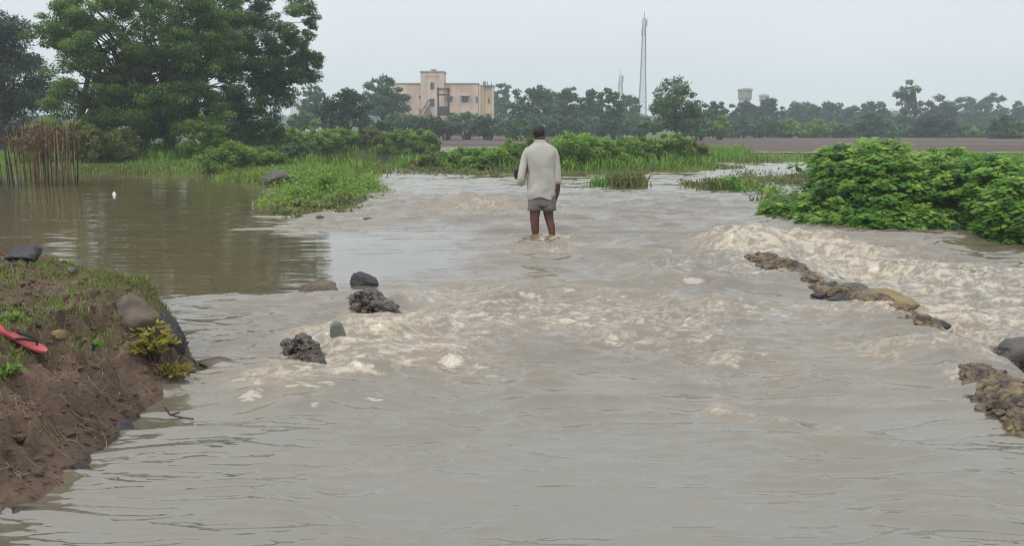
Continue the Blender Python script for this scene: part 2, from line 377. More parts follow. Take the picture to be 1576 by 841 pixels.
for lam, amp, seed in [(.60, .070, 91), (.30, .050, 92), (.15, .028, 93), (.075, .014, 94)]:
    n = np.abs(perlin(wx / (lam * 2.2) + .35 * wy / lam, wy / lam - .15 * wx / lam, seed)); keep = np.clip(lam / (2.4 * dY) - .4, 0, 1)
    v = np.clip(1 - 2.2 * n, -.6, 1); v = np.where(v > 0, v ** 1.4, v * .6)
    crest += v * (1 if lam > .2 else .5); Z += amp * .72 * (v - .12) * turb * keep
# long low swells in the near water
Z += .006 * perlin(Xw * .7 + 3, Yw * 1.9 + .5 * Xw, 61) * (1 - calm)
for _ in range(6):
    sl_ = np.abs(np.gradient(Z, axis=0) / dY); wt = np.clip((sl_ - (.42 + .16 * sstep(5.5, 8, Yw))) * 3, 0, 1) * .7; Zs = Z.copy()
    Zs[1:-1] = (Z[:-2] + 2 * Z[1:-1] + Z[2:]) / 4; wt[1:-1] = np.maximum(wt[1:-1], .6 * np.maximum(wt[:-2], wt[2:])); Z = Z * (1 - wt) + Zs * wt
wme = grid_mesh('water', Xw, Yw, Z)
def mixc(a, b, t): return a * (1 - t[..., None]) + b * t[..., None]
c_flow = np.array([.142, .128, .096]); c_pool = np.array([.135, .108, .056]); c_tan = np.array([.200, .150, .086]); c_foam = np.array([.58, .50, .385])
c_deep = np.array([.105, .082, .054])
C = np.ones(Xw.shape + (3,)) * c_flow
C = mixc(C, c_deep, np.clip(.5 + n1 * .9 + n0, 0, 1) * sstep(4.5, 7, Yw))
brown = sstep(8.25, 8.8, Yw + n1 * .15) * (1 - sstep(-3.2, -.9, Xw + .08 * (Yw - 9) + n1 * .5))  # muddy pool; its right edge puts the end of the tree reflection into colour
brown = np.maximum(brown, sstep(21, 26, Yw + n0 * 2))
C = mixc(C, c_tan, np.clip(fbm(Xw * .35 + .4 * n1, Yw * 2.2 + n0, 79, 5, .6) * 1.5 - .05, 0, .45) * (1 - calm) * (.25 + .75 * sstep(5, 7.5, Yw)))
C = mixc(C, c_pool, brown)
tv = fbm(Xw * 2.4, Yw * 5.5, 78, 4, .6)
C = mixc(C, c_tan, np.clip(tan * (.85 + .35 * n1 + 1.3 * tv), 0, 1) * (1 - brown))
fn = fbm(Xw * 4 / 1.5, Yw * 6, 71, 5, .65); 
tf = np.clip(turb * .9 + foam * .9, 0, 1.3)
fn2 = fbm(Xw * 6, Yw * 12, 73, 5, .65)
fm = np.clip((tf * .62 + .26 * crest * np.clip(tf * 2, 0, 1) + fn2 * 1.7 + fn * .5 - .95) * 3.0, 0, 1) * .62 * np.clip(tf * 2.5 - .1, 0, 1)
vein = 1 - np.abs(fbm(Xw * 2.6 + .5 * n1, Yw * 8, 76, 5, .65)) * 9
fm = np.maximum(fm, np.clip(vein, 0, 1) * np.clip(tf * .8 - .15, 0, .5))
C = mixc(C, c_foam, fm)
set_col(wme, 'water_col', C.reshape(-1, 3)); set_attr(wme, 'chop', np.clip(chop, 0, 1))
water = link('water', wme, MATS['flood_water']); tag(water, kind='structure')
def wz(x, y):
    i = int(np.argmin(abs(Yw[:, 0] - y))); j = int(np.argmin(abs(Xw[i] - x))); return float(Z[i, j])

# ------------------------------------------------------------------ mud bank on the left
def bank_h(x, y):
    n = fbm(x * 1.1, y * 1.1, 81, 4)
    xe = -2.10 + .10 * perlin(y * 1.3, y * 0 + 3, 83) + .035 * perlin(y * 5, y * 0 + 7, 84)
    d = xe - x + .05 * fbm(x * 4, y * 4, 85, 2)
    yfar = 6.35 + np.interp(-x, [2.0, 2.3, 2.9, 3.6, 4.6, 7], [-.45, -.1, .75, 1.3, 1.75, 2.2]) + .14 * n
    e = (yfar - y)
    pa = np.interp(d, [-.6, -.1, 0, .12, .32, .55, 1.0, 3.5], [-.5, -.10, .0, .06, .24, .42, .50, .60])
    pb = np.interp(e, [-.6, -.1, 0, .10, .22, .5, 1.2], [-.5, -.15, 0, .16, .36, .60, .8])
    h = -np.log(np.exp(-pa * 18) + np.exp(-pb * 18)) / 18 + .02
    a = sstep(-.02, .15, h)
    rid = 1 - 2 * np.abs(perlin(x * 3.2 + .6 * y, y * 2.2, 86)); rid2 = 1 - 2 * np.abs(perlin(x * 9, y * 7, 87))
    slope = sstep(.05, .2, d) * (1 - sstep(.5, .9, d))
    h = h + a * (.05 * n + .03 * rid * (.3 + slope * 1.8) + .028 * rid2 * (.3 + 1.3 * slope) + .022 * fbm(x * 16, y * 16, 88, 4, .65) + .012 * np.clip(perlin(x*30,y*30,95),0,1))
    gully = np.abs(perlin(x * 1.5 + .5 * perlin(x * 5, y * 5, 98), y * 6.5 + .8 * perlin(x * 4, y * 4, 99), 97))
    h = h + a * (.035 * np.clip(perlin(x * 10, y * 10, 89) - .15, 0, 1) * 2 - .05 * slope * (1 - sstep(0, .22, gully)) + .018 * np.abs(perlin(x * 24, y * 24, 90)))
    return h
xs = np.concatenate([np.linspace(-9, -4.9, 60), np.linspace(-4.88, -1.65, 400)]); ys = np.concatenate([np.linspace(-2, 2.9, 60), np.linspace(2.92, 8.9, 620)])
Yb, Xb = np.meshgrid(ys, xs, indexing='ij')
bank = link('bank', grid_mesh('bank', Xb, Yb, bank_h(Xb, Yb)), MATS['mud']); tag(bank, kind='structure')
def bz(x, y): return float(bank_h(np.array([float(x)]), np.array([float(y)]))[0])
def on_bank(px, py):
    """where the line of sight through a photo pixel meets the bank"""
    d = ray(px, py); t = 2.0
    while t < 14:
        p = Vector((0, 0, CAMZ)) + d * t
        if p.z < bz(p.x, p.y): return p
        t += .02
    return G(px, py, .3)

# ------------------------------------------------------------------ leaves, trees, shrubs
def leaf_object(name, P, S, D, N, mat, tint, parent=None, aspect=.45, fold=.12, kind=None):
    P = np.asarray(P); n = len(P)
    D = D / (np.linalg.norm(D, axis=1, keepdims=True) + 1e-9)
    Sd = np.cross(N, D); Sd /= (np.linalg.norm(Sd, axis=1, keepdims=True) + 1e-9)
    Nn = np.cross(D, Sd); s = S[:, None]
    a = P - D * s * .5; b = P + D * s * .5; m = P + D * s * .02 - Nn * s * fold
    l_ = m + Sd * s * aspect * .5; r_ = m - Sd * s * aspect * .5
    V = np.stack([a, r_, b, l_], 1).reshape(-1, 3); Fq = np.arange(n * 4).reshape(n, 4)
    me = mesh_np(name, V, Fq, False); set_attr(me, 'tint', np.repeat(np.clip(tint, 0, 1), 4))
    o = link(name, me, MATS[mat], parent)
    if kind: tag(o, kind=kind)
    return o
def rdir(rng, n):
    v = rng.normal(size=(n, 3)); return v / np.linalg.norm(v, axis=1, keepdims=True)
def clump_leaves(rng, clumps, per, size, flat=.65, droop=.2):
    P = []; D = []; T = []; S = []; N = []
    tot = sum(c[1] ** 2 for c in clumps)
    for c, r in clumps:
        k = max(8, int(per * r * r / tot)); u = rdir(rng, k); rr = r * rng.uniform(.25, 1.0, k) ** .6 * (1 + .35 * (rng.random(k) > .82) * rng.random(k))
        f = flat
        p = np.array(c) + u * rr[:, None] * np.array([1, 1, f]) + rng.normal(size=(k, 3)) * r * .06
        d = u * np.array([1, 1, .3]) + rdir(rng, k) * .7; d[:, 2] -= droop
        P.append(p); D.append(d); N.append(rdir(rng, k) * .55 + np.array([0, 0, 1.0]) * .8 + u * .4)
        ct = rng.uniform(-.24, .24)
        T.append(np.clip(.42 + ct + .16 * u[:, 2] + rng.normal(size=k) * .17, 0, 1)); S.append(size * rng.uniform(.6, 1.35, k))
    return np.concatenate(P), np.concatenate(S), np.concatenate(D), np.concatenate(N), np.concatenate(T)
def fill_clumps(rng, ells, n, rmin, rmax):
    """clump centres spread through a union of ellipsoids (cx,cy,cz,rx,ry,rz)"""
    out = []; vol = np.array([e[3] * e[4] * e[5] for e in ells]) ** .7; vol /= vol.sum()
    for i in range(n):
        e = ells[rng.choice(len(ells), p=vol)]; u = rdir(rng, 1)[0] * rng.uniform(.15, 1.0) ** .45
        out.append(((e[0] + u[0] * e[3], e[1] + u[1] * e[4], e[2] + u[2] * e[5]), rng.uniform(rmin, rmax)))
    return out
def limbs(mb, rng, base, fork, clumps, r0, n=40, lean=(0, 0)):
    base = Vector(base); fork = Vector(fork); mid = (base + fork) / 2 + Vector((rng.normal() * .04, rng.normal() * .04, 0)) * (fork - base).length
    mb.tube([base - Vector((0, 0, .3)), base, mid, fork], [r0 * 1.5, r0 * 1.15, r0 * .9, r0 * .75], 8)
    idx = rng.choice(len(clumps), min(n, len(clumps)), replace=False)
    for i in idx:
        c = Vector(clumps[i][0]); l_ = (c - fork).length
        s = base.lerp(fork, rng.uniform(.55, 1.0)); m1 = s.lerp(c, .35) + Vector(rng.normal(size=3) * l_ * .07) + Vector((0, 0, l_ * .10))
        m2 = s.lerp(c, .7) + Vector(rng.normal(size=3) * l_ * .07) + Vector((0, 0, l_ * .06)); r = r0 * rng.uniform(.25, .5)
        mb.tube([s, m1, m2, c], [r, r * .7, r * .4, r * .15], 5, False)
def tree(label, cat, group, base, ells, nclump, rc, nleaf, size, mat, r0, fork_h, seed, name='tree', flat=.65, droop=.2, aspect=.45, nl=36):
    rng = np.random.default_rng(seed); root = empty(name, base, label, cat, group)
    b = Vector(base); cl = fill_clumps(rng, [(e[0] - b.x, e[1] - b.y, e[2] - b.z, *e[3:]) for e in ells], nclump, *rc)
    P, S, D, N, T = clump_leaves(rng, cl, nleaf, size, flat, droop)
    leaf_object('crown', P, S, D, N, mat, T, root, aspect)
    mb = MB(); limbs(mb, rng, (0, 0, 0), (rng.normal() * .1 * fork_h, rng.normal() * .1 * fork_h, fork_h), cl, r0, nl)
    mb.build('trunk', MATS['bark'], root, True)
    return root
def ell(px, py, rx, ry, Y, rd=None):
    c = at(px, py, Y); k = Y / F; return (c.x, Y, c.z, rx * k, (rd or rx) * k, ry * k)

# the two big trees on the left bank
tree('large feathery green tree filling the upper left, its forked trunk rising from the flooded bank', 'tree', None,
     (G(255, 252, .1).x, 39.5, .1),
     [ell(180, 60, 120, 110, 38.5), ell(110, 85, 62, 80, 38), ell(95, 40, 42, 45, 38), ell(260, 30, 120, 95, 39), ell(300, 80, 60, 80, 38), ell(165, 180, 90, 42, 38.5, 70), ell(255, 180, 85, 45, 38, 70), ell(110, 185, 60, 40, 38, 60), ell(190, 212, 90, 24, 38, 60), ell(140, 222, 70, 18, 38, 60), ell(310, 185, 60, 30, 38, 60),
      ell(120, 130, 60, 60, 38), ell(250, 120, 110, 70, 39), ell(140, -20, 80, 50, 39)],
     420, (.24, .60), 130000, .125, 'leaf_tree_light', .26, 1.5, 11,  flat=.6, droop=.35, nl=90)
tree('dark green spreading tree behind the large one, on a thinner trunk among yellow green shrubs', 'tree', None,
     (G(370, 226, .1).x, 46, .15),
     [ell(400, 50, 75, 80, 45), ell(345, 20, 80, 85, 45), ell(440, 100, 42, 48, 45, 60), ell(470, 105, 30, 26, 45, 40), ell(395, 150, 62, 58, 45), ell(350, 130, 80, 70, 45), ell(462, 35, 28, 38, 45, 50), ell(300, 170, 60, 40, 46), ell(415, 190, 40, 22, 45)],
     300, (.24, .55), 95000, .135, 'leaf_tree', .2, 1.6, 12, flat=.6, droop=.35, nl=70)
tree('very dark dense tree at the left edge behind the dry canes', 'tree', None, (at(-8, 190, 52).x, 52, .2),
     [ell(10, 100, 58, 70, 52), ell(-50, 90, 80, 80, 52), ell(20, 150, 48, 32, 52)], 90, (.6, 1.1), 36000, .2, 'leaf_dark', .3, 1.5, 13)

# trees on the horizon: label, px, top py, base py, half width, distance, material
FAR = [
    ('low hazy blue green tree standing beside the small white house', 482, 130, 185, 24, 130, 'leaf_far'),
    ('dark spreading tree with layered boughs left of the rounder hazy tree', 533, 136, 197, 46, 78, 'leaf_dark'),
    ('tall round hazy tree touching the left end of the pink building', 592, 118, 188, 38, 118, 'leaf_far'),
    ('pointed hazy tree just behind the right end of the pink building', 768, 124, 190, 20, 185, 'leaf_far'),
    ('first of the broad green trees right of the pink building', 818, 128, 200, 38, 125, 'leaf_far'),
    ('bushy tree with a notched top behind the head of the wading man to his right', 868, 133, 200, 30, 135, 'leaf_far'),
    ('slim hazy tree between the notched tree and the short mast', 912, 138, 203, 26, 130, 'leaf_far'),
    ('tree with a thin spiky top directly below the short mast', 942, 134, 203, 20, 115, 'leaf_far'),
    ('low pale hazy tree left of the foot of the tall lattice mast', 967, 146, 198, 22, 170, 'leaf_far'),
    ('big full green tree right of the lattice mast, with knobbly top boughs', 1042, 120, 206, 48, 82, 'leaf_tree'),
    ('small flat topped tree beside the right flank of the big full green tree', 1098, 154, 196, 20, 120, 'leaf_far'),
    ('dark tree in front of the larger water tank', 1142, 154, 200, 26, 170, 'leaf_dark'),
    ('dark tree in front of the smaller water tank', 1182, 148, 200, 24, 170, 'leaf_dark'),
    ('left one of the level topped trees of the dark hazy grove', 1238, 156, 205, 34, 190, 'leaf_dark'),
    ('middle one of the level topped trees of the dark hazy grove', 1286, 157, 205, 34, 195, 'leaf_dark'),
    ('right one of the level topped trees of the dark hazy grove', 1340, 155, 205, 34, 190, 'leaf_dark'),
    ('small umbrella shaped green tree standing before the level topped grove', 1338, 172, 216, 30, 118, 'leaf_far'),
    ('round dark tree right of the tall thin open crowned tree', 1445, 150, 214, 34, 170, 'leaf_dark'),
    ('tall rounded tree, second from the right of the open crowned tree', 1482, 143, 214, 28, 200, 'leaf_far'),
    ('tall rounded tree near the right edge with a gap of sky left of it', 1520, 144, 214, 30, 200, 'leaf_far'),
    ('dark green bushy tree at the edge of the field under the tall rounded trees', 1440, 176, 217, 40, 122, 'leaf_dark'),
    ('fresh green tree at the far right edge of the field', 1550, 176, 219, 32, 112, 'leaf_tree'),
    ('hazy tree rising last at the right edge above the fresh green one', 1568, 154, 214, 18, 200, 'leaf_dark'),
]
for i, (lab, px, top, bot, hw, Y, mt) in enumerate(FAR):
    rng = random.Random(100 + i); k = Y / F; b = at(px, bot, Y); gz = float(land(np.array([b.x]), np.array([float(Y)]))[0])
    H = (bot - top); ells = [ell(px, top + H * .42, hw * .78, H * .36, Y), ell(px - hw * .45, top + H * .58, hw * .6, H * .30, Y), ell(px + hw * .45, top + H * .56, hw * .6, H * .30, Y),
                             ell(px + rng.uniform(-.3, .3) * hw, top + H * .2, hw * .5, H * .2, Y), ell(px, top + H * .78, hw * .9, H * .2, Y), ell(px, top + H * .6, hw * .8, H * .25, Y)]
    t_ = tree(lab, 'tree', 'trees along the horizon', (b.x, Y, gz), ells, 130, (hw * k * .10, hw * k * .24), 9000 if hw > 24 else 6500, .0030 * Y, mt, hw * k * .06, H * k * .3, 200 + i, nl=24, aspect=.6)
# the thin open tree
Y = 150; b = at(1398, 205, Y)
tree('tall thin tree with an open crown of separate tufts against the sky', 'tree', 'trees along the horizon', (b.x, Y, .3),
     [ell(1398, 142, 15, 16, Y), ell(1406, 150, 15, 16, Y), ell(1392, 165, 12, 12, Y), ell(1402, 180, 14, 14, Y), ell(1385, 190, 18, 14, Y)], 34, (.45, .9), 3200, .42, 'leaf_far', .28, 8, 333, nl=30, aspect=.6)

def shrub(label, group, px, top, bot, hw, Y, mt, n, size, seed, rd=None, name='shrub', nclump=30, z=None, aspect=.5, cat='shrub', dense=.3):
    b = at(px, bot, Y); gz = float(land(np.array([b.x]), np.array([float(Y)]))[0]) if z is None else z
    gz = max(gz, -.1); H = bot - top; k = Y / F
    root = empty(name, (b.x, Y, gz), label, cat, group); rng = np.random.default_rng(seed)
    es = [ell(px, top + H * .46, hw * .75, H * .42, Y, rd), ell(px - hw * .4, top + H * .58, hw * .55, H * .36, Y, rd), ell(px + hw * .4, top + H * .54, hw * .55, H * .38, Y, rd), ell(px, bot - H * .22, hw * .9, H * .2, Y, rd)]
    r = min(hw, H) * k
    cl = fill_clumps(rng, [(e_[0] - b.x, e_[1] - Y, e_[2] - gz, *e_[3:]) for e_ in es], int(nclump * 2.4), r * .08, r * .22)
    P, S, D, N, T = clump_leaves(rng, cl, n, size, .8, .1); P[:, 2] = np.maximum(P[:, 2], .02 + rng.uniform(0, .1, len(P)))
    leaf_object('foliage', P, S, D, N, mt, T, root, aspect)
    mb = MB()
    for c, _ in cl[:16]: mb.tube([(c[0] * .2, c[1] * .2, -.05), (c[0] * .5, c[1] * .5, c[2] * .6), c], [.02 * k * 40, .014 * k * 40, .004 * k * 40], 4, False)
    mb.build('stem', MATS['bark'], root, True)
    return root
# shrub belt at the far side of the fields
rng0 = random.Random(5)
BELT = [(618, 176, 204, 24, 100, 'leaf_far', 'soft green shrub below the left corner of the pink building'),
        (650, 178, 206, 26, 96, 'leaf_dark', 'blue green shrub below the square tower of the pink building'),
        (686, 180, 207, 22, 98, 'leaf_far', 'grey green shrub at the foot of the twin pole power stand'),
        (718, 176, 208, 26, 102, 'leaf_far', 'shrub below the awning window of the pink building'),
        (752, 182, 208, 24, 100, 'leaf_dark', 'dark shrub below the yellow corner of the pink building'),
        (790, 184, 210, 26, 96, 'leaf_far', 'low shrub left of the wading man at the far edge of the dark field'),
        (1108, 182, 210, 18, 100, 'leaf_light', 'fresh green shrub next to the big full green tree'),
        (1132, 184, 211, 20, 118, 'leaf_far', 'grey green shrub below the larger water tank'),
        (1168, 182, 211, 24, 122, 'leaf_far', 'soft green shrub between the two water tanks'),
        (1212, 184, 212, 24, 124, 'leaf_light', 'pale green shrub right of the water tanks'),
        (1258, 184, 213, 26, 122, 'leaf_light', 'pale shrub with bare yellow twigs before the dark grove'),
        (1300, 192, 214, 18, 124, 'leaf_far', 'low shrub left of the umbrella shaped tree'),
        (1385, 196, 216, 22, 124, 'leaf_far', 'grey green shrub at the foot of the tall thin open tree'),
        (1492, 194, 218, 24, 124, 'leaf_light', 'pale green shrub between the two bushy trees at the field edge'),
        (465, 172, 200, 20, 105, 'leaf_far', 'shrub below the small white house'),
        (505, 182, 200, 26, 100, 'leaf_light', 'light green shrub left of the layered dark tree'),
        (575, 186, 202, 30, 98, 'leaf_far', 'low shrub under the round hazy tree'),
        (828, 178, 210, 30, 110, 'leaf_far', 'shrub below the first broad green tree right of the building'),
        (868, 182, 210, 28, 108, 'leaf_dark', 'dark shrub under the notched tree'),
        (908, 180, 210, 28, 112, 'leaf_far', 'shrub under the slim hazy tree'),
        (948, 182, 208, 28, 106, 'leaf_dark', 'dark shrub below the spiky topped tree'),
        (985, 182, 208, 26, 104, 'leaf_far', 'shrub at the foot of the tall lattice mast'),
        (1075, 184, 210, 24, 96, 'leaf_far', 'shrub just right of the trunk of the big full green tree'),
        (1350, 194, 216, 26, 140, 'leaf_dark', 'dark shrub behind the umbrella shaped tree'),
        (1420, 196, 217, 26, 140, 'leaf_far', 'shrub between the thin open tree and the round dark tree'),
        (1525, 192, 218, 26, 138, 'leaf_dark', 'dark shrub left of the fresh green tree at the right edge')]
for i, (px, top, bot, hw, Y, mt, lab) in enumerate(BELT):
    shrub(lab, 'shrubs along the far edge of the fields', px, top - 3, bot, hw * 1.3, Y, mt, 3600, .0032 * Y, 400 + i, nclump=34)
# shrubs left of the channel, behind the olive water
MID = [(352, 222, 268, 34, 33, 'leaf_light', 'light green shrub right of the big tree trunk'),
       (395, 224, 272, 34, 33, 'leaf_light', 'leafy blue green shrub between the big tree and the floating weeds'),
       (438, 222, 262, 28, 35, 'leaf_far', 'grey green shrub at the tip of the left bank'),
       (398, 200, 240, 30, 46, 'leaf_light', 'yellow green shrub below the crown of the dark spreading tree'),
       (440, 198, 238, 30, 55, 'leaf_light', 'wide yellow green shrub right of the dark spreading tree trunk'),
       (490, 197, 238, 30, 57, 'leaf_light', 'bright shrub with yellowed leaves over the olive water'),
       (530, 196, 237, 26, 58, 'leaf_light', 'mid green shrub below the layered dark tree'),
       (568, 198, 237, 22, 58, 'leaf_olive', 'olive shrub in the middle of the left row over the water'),
       (588, 190, 232, 20, 62, 'leaf_far', 'taller grey green shrub rising from the left row'),
       (612, 200, 238, 24, 57, 'leaf_light', 'yellow green rounded shrub near the right end of the left row'),
       (645, 202, 236, 24, 57, 'leaf_light', 'last rounded shrub of the left row beside the dark field'),
       (80, 180, 252, 46, 36, 'leaf_light', 'tall grassy shrub behind the dry canes'),
       (22, 168, 232, 46, 60, 'leaf_dark', 'dark shrub under the very dark tree at the left edge'),
       (352, 172, 228, 30, 60, 'leaf_dark', 'dark shrub between the trunks of the two big trees'),
       (150, 196, 250, 50, 36, 'leaf_olive', 'olive shrub in the shade of the large feathery tree')]
for i, (px, top, bot, hw, Y, mt, lab) in enumerate(MID):
    shrub(lab, 'shrubs on the left bank', px, top - 3, bot, hw * 1.45, Y, mt, 8000, .0038 * Y, 450 + i, nclump=40)
# the vine covered sapling with yellow green leaves in front of the trunk
shrub('light green vine draped sapling just right of the big tree trunk', None, 318, 162, 262, 36, 36.5, 'leaf_light', 9000, .11, 480, name='sapling', nclump=40, cat='sapling')
# green hedge island behind the man
ISL = [(668, 234, 262, 26, 36, 'leaf_olive', 'low olive shrub at the left end of the middle island'),
       (712, 226, 264, 30, 36, 'leaf_light', 'low shrub with pale leaves left of the glossy one'),
       (758, 220, 266, 32, 35, 'leaf_hedge', 'glossy leaved shrub just left of the wading man'),
       (800, 206, 266, 30, 35.5, 'leaf_light', 'shrub behind the left shoulder of the wading man'),
       (868, 198, 268, 36, 35, 'leaf_hedge', 'tall bright shrub right of the head of the wading man'),
       (905, 202, 268, 34, 35.5, 'leaf_hedge', 'shrub with a dark hollow in the middle of the island'),
       (945, 206, 266, 34, 36, 'leaf_hedge', 'bright green shrub right of the dark hollow'),
       (985, 202, 264, 32, 37, 'leaf_light', 'shrub with upright pale shoots'),
       (1022, 200, 262, 28, 38, 'leaf_light', 'tall shrub with plumed grass tops near the right end of the island'),
       (1058, 212, 260, 26, 40, 'leaf_olive', 'brownish green shrub at the right end of the island'),
       (835, 214, 266, 30, 37, 'leaf_light', 'shrub directly behind the wading man')]
for i, (px, top, bot, hw, Y, mt, lab) in enumerate(ISL):
    shrub(lab, 'shrubs on the middle island', px, top + 3, bot, hw * 1.6, Y, mt, 10000, .0038 * Y, 500 + i, nclump=50)

# ------------------------------------------------------------------ big leafy shrubs by the right stream
def big_shrub(label, ells_px, base, nnode, seed, lsize=.12):
    rng = np.random.default_rng(seed); root = empty('leafy_shrub', base, label, 'shrub', 'leafy shrubs beside the right stream'); b = Vector(base)
    E = [ell(*e_) for e_ in ells_px]
    vol = np.array([e_[3] * e_[5] for e_ in E]); vol = vol / vol.sum(); P = []; D = []; N = []; S = []; T = []
    stems = MB()
    for i in range(nnode):
        e_ = E[rng.choice(len(E), p=vol)]; u = rdir(rng, 1)[0]
        if rng.random() < .8 and u[1] > 0: u[1] = -u[1]
        rr = rng.uniform(.45, 1.0) ** .5 * (1 + .10 * rng.normal()) * (1.14 if rng.random() < .06 else 1); c = np.array([e_[0] + u[0] * e_[3] * rr - b.x, e_[1] + u[1] * e_[4] * rr - b.y, e_[2] + u[2] * e_[5] * rr - b.z])
        if c[2] < .05: c[2] = rng.uniform(.02, .25)
        outw = u * np.array([1, 1, .2]); outw /= np.linalg.norm(outw) + 1e-6
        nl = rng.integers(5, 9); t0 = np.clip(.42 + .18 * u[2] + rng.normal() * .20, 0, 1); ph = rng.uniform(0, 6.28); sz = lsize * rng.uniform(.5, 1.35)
        for k in range(nl):     # a whorl of leaves on one shoot tip, held out flat and drooping
            a = ph + k * 2.4; d = np.array([math.cos(a), math.sin(a), -.25 - .25 * rng.random()]) + outw * .5
            d /= np.linalg.norm(d); P.append(c + d * sz * .55 + np.array([0, 0, -.012 * k])); D.append(d)
            N.append(np.array([0, 0, 1.0]) + outw * .55 + rng.normal(size=3) * .18); S.append(sz * rng.uniform(.75, 1.15)); T.append(np.clip(t0 + rng.normal() * .09, 0, 1))
        if i % 14 == 0:
            f = Vector((c[0] * .55 + rng.normal() * .1, c[1] * .3 + .2, -.1)); cc = Vector(c); stems.tube([f, f.lerp(cc, .5) + Vector((0, 0, .12)), cc], [.012, .009, .004], 5, False)
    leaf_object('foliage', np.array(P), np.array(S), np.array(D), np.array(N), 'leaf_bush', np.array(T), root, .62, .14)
    stems.build('stem', MATS['bark'], root, True)
    return root
big_shrub('large dense broad leaved shrub at the right, its left end reaching over the foaming water',
          [(1250, 330, 62, 42, 16.4, 80), (1330, 300, 85, 74, 16, 110), (1290, 262, 48, 42, 16.8, 70), (1340, 252, 58, 40, 16.6, 90), (1395, 290, 50, 60, 16, 90), (1215, 318, 40, 24, 16.8, 50), (1195, 325, 30, 16, 16.8, 40), (1360, 350, 85, 44, 15, 70), (1270, 345, 50, 30, 15.4, 60), (1300, 245, 30, 24, 16.8)],
          (6.1, 16.3, -.05), 3400, 601, .15)
big_shrub('middle broad leaved shrub with a dark hollow at its foot beside the right stream',
          [(1440, 300, 60, 58, 15.6, 90), (1480, 290, 50, 52, 15.8, 90), (1450, 252, 48, 30, 17, 90), (1505, 290, 45, 55, 15, 90), (1420, 345, 50, 32, 14.7, 60), (1490, 335, 40, 34, 15, 60)],
          (7.3, 15.6, -.05), 2100, 602, .15)
big_shrub('nearest broad leaved shrub cut by the right edge of the view',
          [(1560, 330, 55, 62, 13.4, 80), (1610, 320, 60, 65, 13.4, 80), (1525, 300, 45, 55, 14.4, 80), (1580, 275, 60, 26, 14.6, 80)],
          (7.6, 13.6, -.1), 1900, 603, .14)
big_shrub('yellower shrub behind the nearest one at the right edge', 
          [(1540, 262, 50, 22, 19, 80), (1600, 262, 60, 24, 19, 80)], (10.5, 19, .1), 500, 604, .12)

# ------------------------------------------------------------------ grass and weeds (ground cover)
def blades(name, pts, hmin, hmax, wid, mat, seed, lean=.5, kind='stuff', parent=None, tint=(.2, .9)):
    rng = np.random.default_rng(seed); P = np.asarray(pts, float); n = len(P)
    a = rng.uniform(0, 2 * math.pi, n); h = rng.uniform(hmin, hmax, n); ln = rng.uniform(.1, 1, n) * lean * h
    dx = np.cos(a) * ln; dy = np.sin(a) * ln; a2 = rng.uniform(0, 2 * math.pi, n); w_ = wid * rng.uniform(.6, 1.3, n)
    sx = np.cos(a2) * w_ / 2; sy = np.sin(a2) * w_ / 2
    o = np.zeros(n)
    v0 = P + np.stack([-sx, -sy, o - .01], 1); v1 = P + np.stack([sx, sy, o - .01], 1)
    m_ = P + np.stack([dx * .35, dy * .35, h * .6], 1); v2 = m_ + np.stack([sx * .8, sy * .8, o], 1); v3 = m_ - np.stack([sx * .8, sy * .8, o], 1)
    tp = P + np.stack([dx, dy, h * np.where(ln > .6 * h, .8, 1)], 1); v4 = tp + np.stack([sx * .1, sy * .1, o], 1); v5 = tp - np.stack([sx * .1, sy * .1, o], 1)
    V = np.stack([v0, v1, v2, v3, v4, v5], 1).reshape(-1, 3); b = np.arange(n)[:, None] * 6
    Fq = np.concatenate([b + np.array([[0, 1, 2, 3]]), b + np.array([[3, 2, 4, 5]])], 0)
    me = mesh_np(name, V, Fq, False); set_attr(me, 'tint', np.repeat(rng.uniform(tint[0], tint[1], n), 6))
    ob = link(name, me, MATS[mat], parent)
    if kind: tag(ob, kind=kind)
    return ob
rng = np.random.default_rng(7)
# meadow grass on every strip of dry land
px = rng.uniform(-60, 1640, 160000); Yr = np.exp(rng.uniform(math.log(17), math.log(62), 160000)); xx = (px - CW / 2) / F * Yr
hh = land(xx, Yr); infield = ((Yr > 61) & (xx > -.09 * Yr) & (xx < .08 * Yr)) | ((Yr > 47) & (xx > .2 * Yr))
k = (hh > -.03) & ~infield & (fbm(xx * .35, Yr * .35, 19, 2) > -.28)
blades('meadow_grass', np.stack([xx, Yr, hh], 1)[k], .05, .20, .04, 'leaf_light', 8, .9)
k2 = (hh > -.10) & (hh < .12) & ~infield & (fbm(xx * .5, Yr * .5, 23, 2) > .02)
blades('reed_grass', (np.stack([xx, Yr, np.maximum(hh, -.02)], 1) + [.02, .03, 0])[k2], .08, .26, .045, 'leaf_olive', 9, .7)
bx = rng.uniform(-17, 12, 60000); by = rng.uniform(33, 60, 60000); bh = land(bx, by)
kb = (bh > .0) & (((by > 52.5) & (bx < -3.4 - .02 * by)) | ((by < 48) & (bx > -9)) | ((by > 36) & (by < 48) & (bx < -9))) & (fbm(bx * .4, by * .4, 66, 2) > -.2)
blades('tall_grass', np.stack([bx, by, bh], 1)[kb], .2, .62, .05, 'leaf_hedge', 67, .9, tint=(.0, .9))
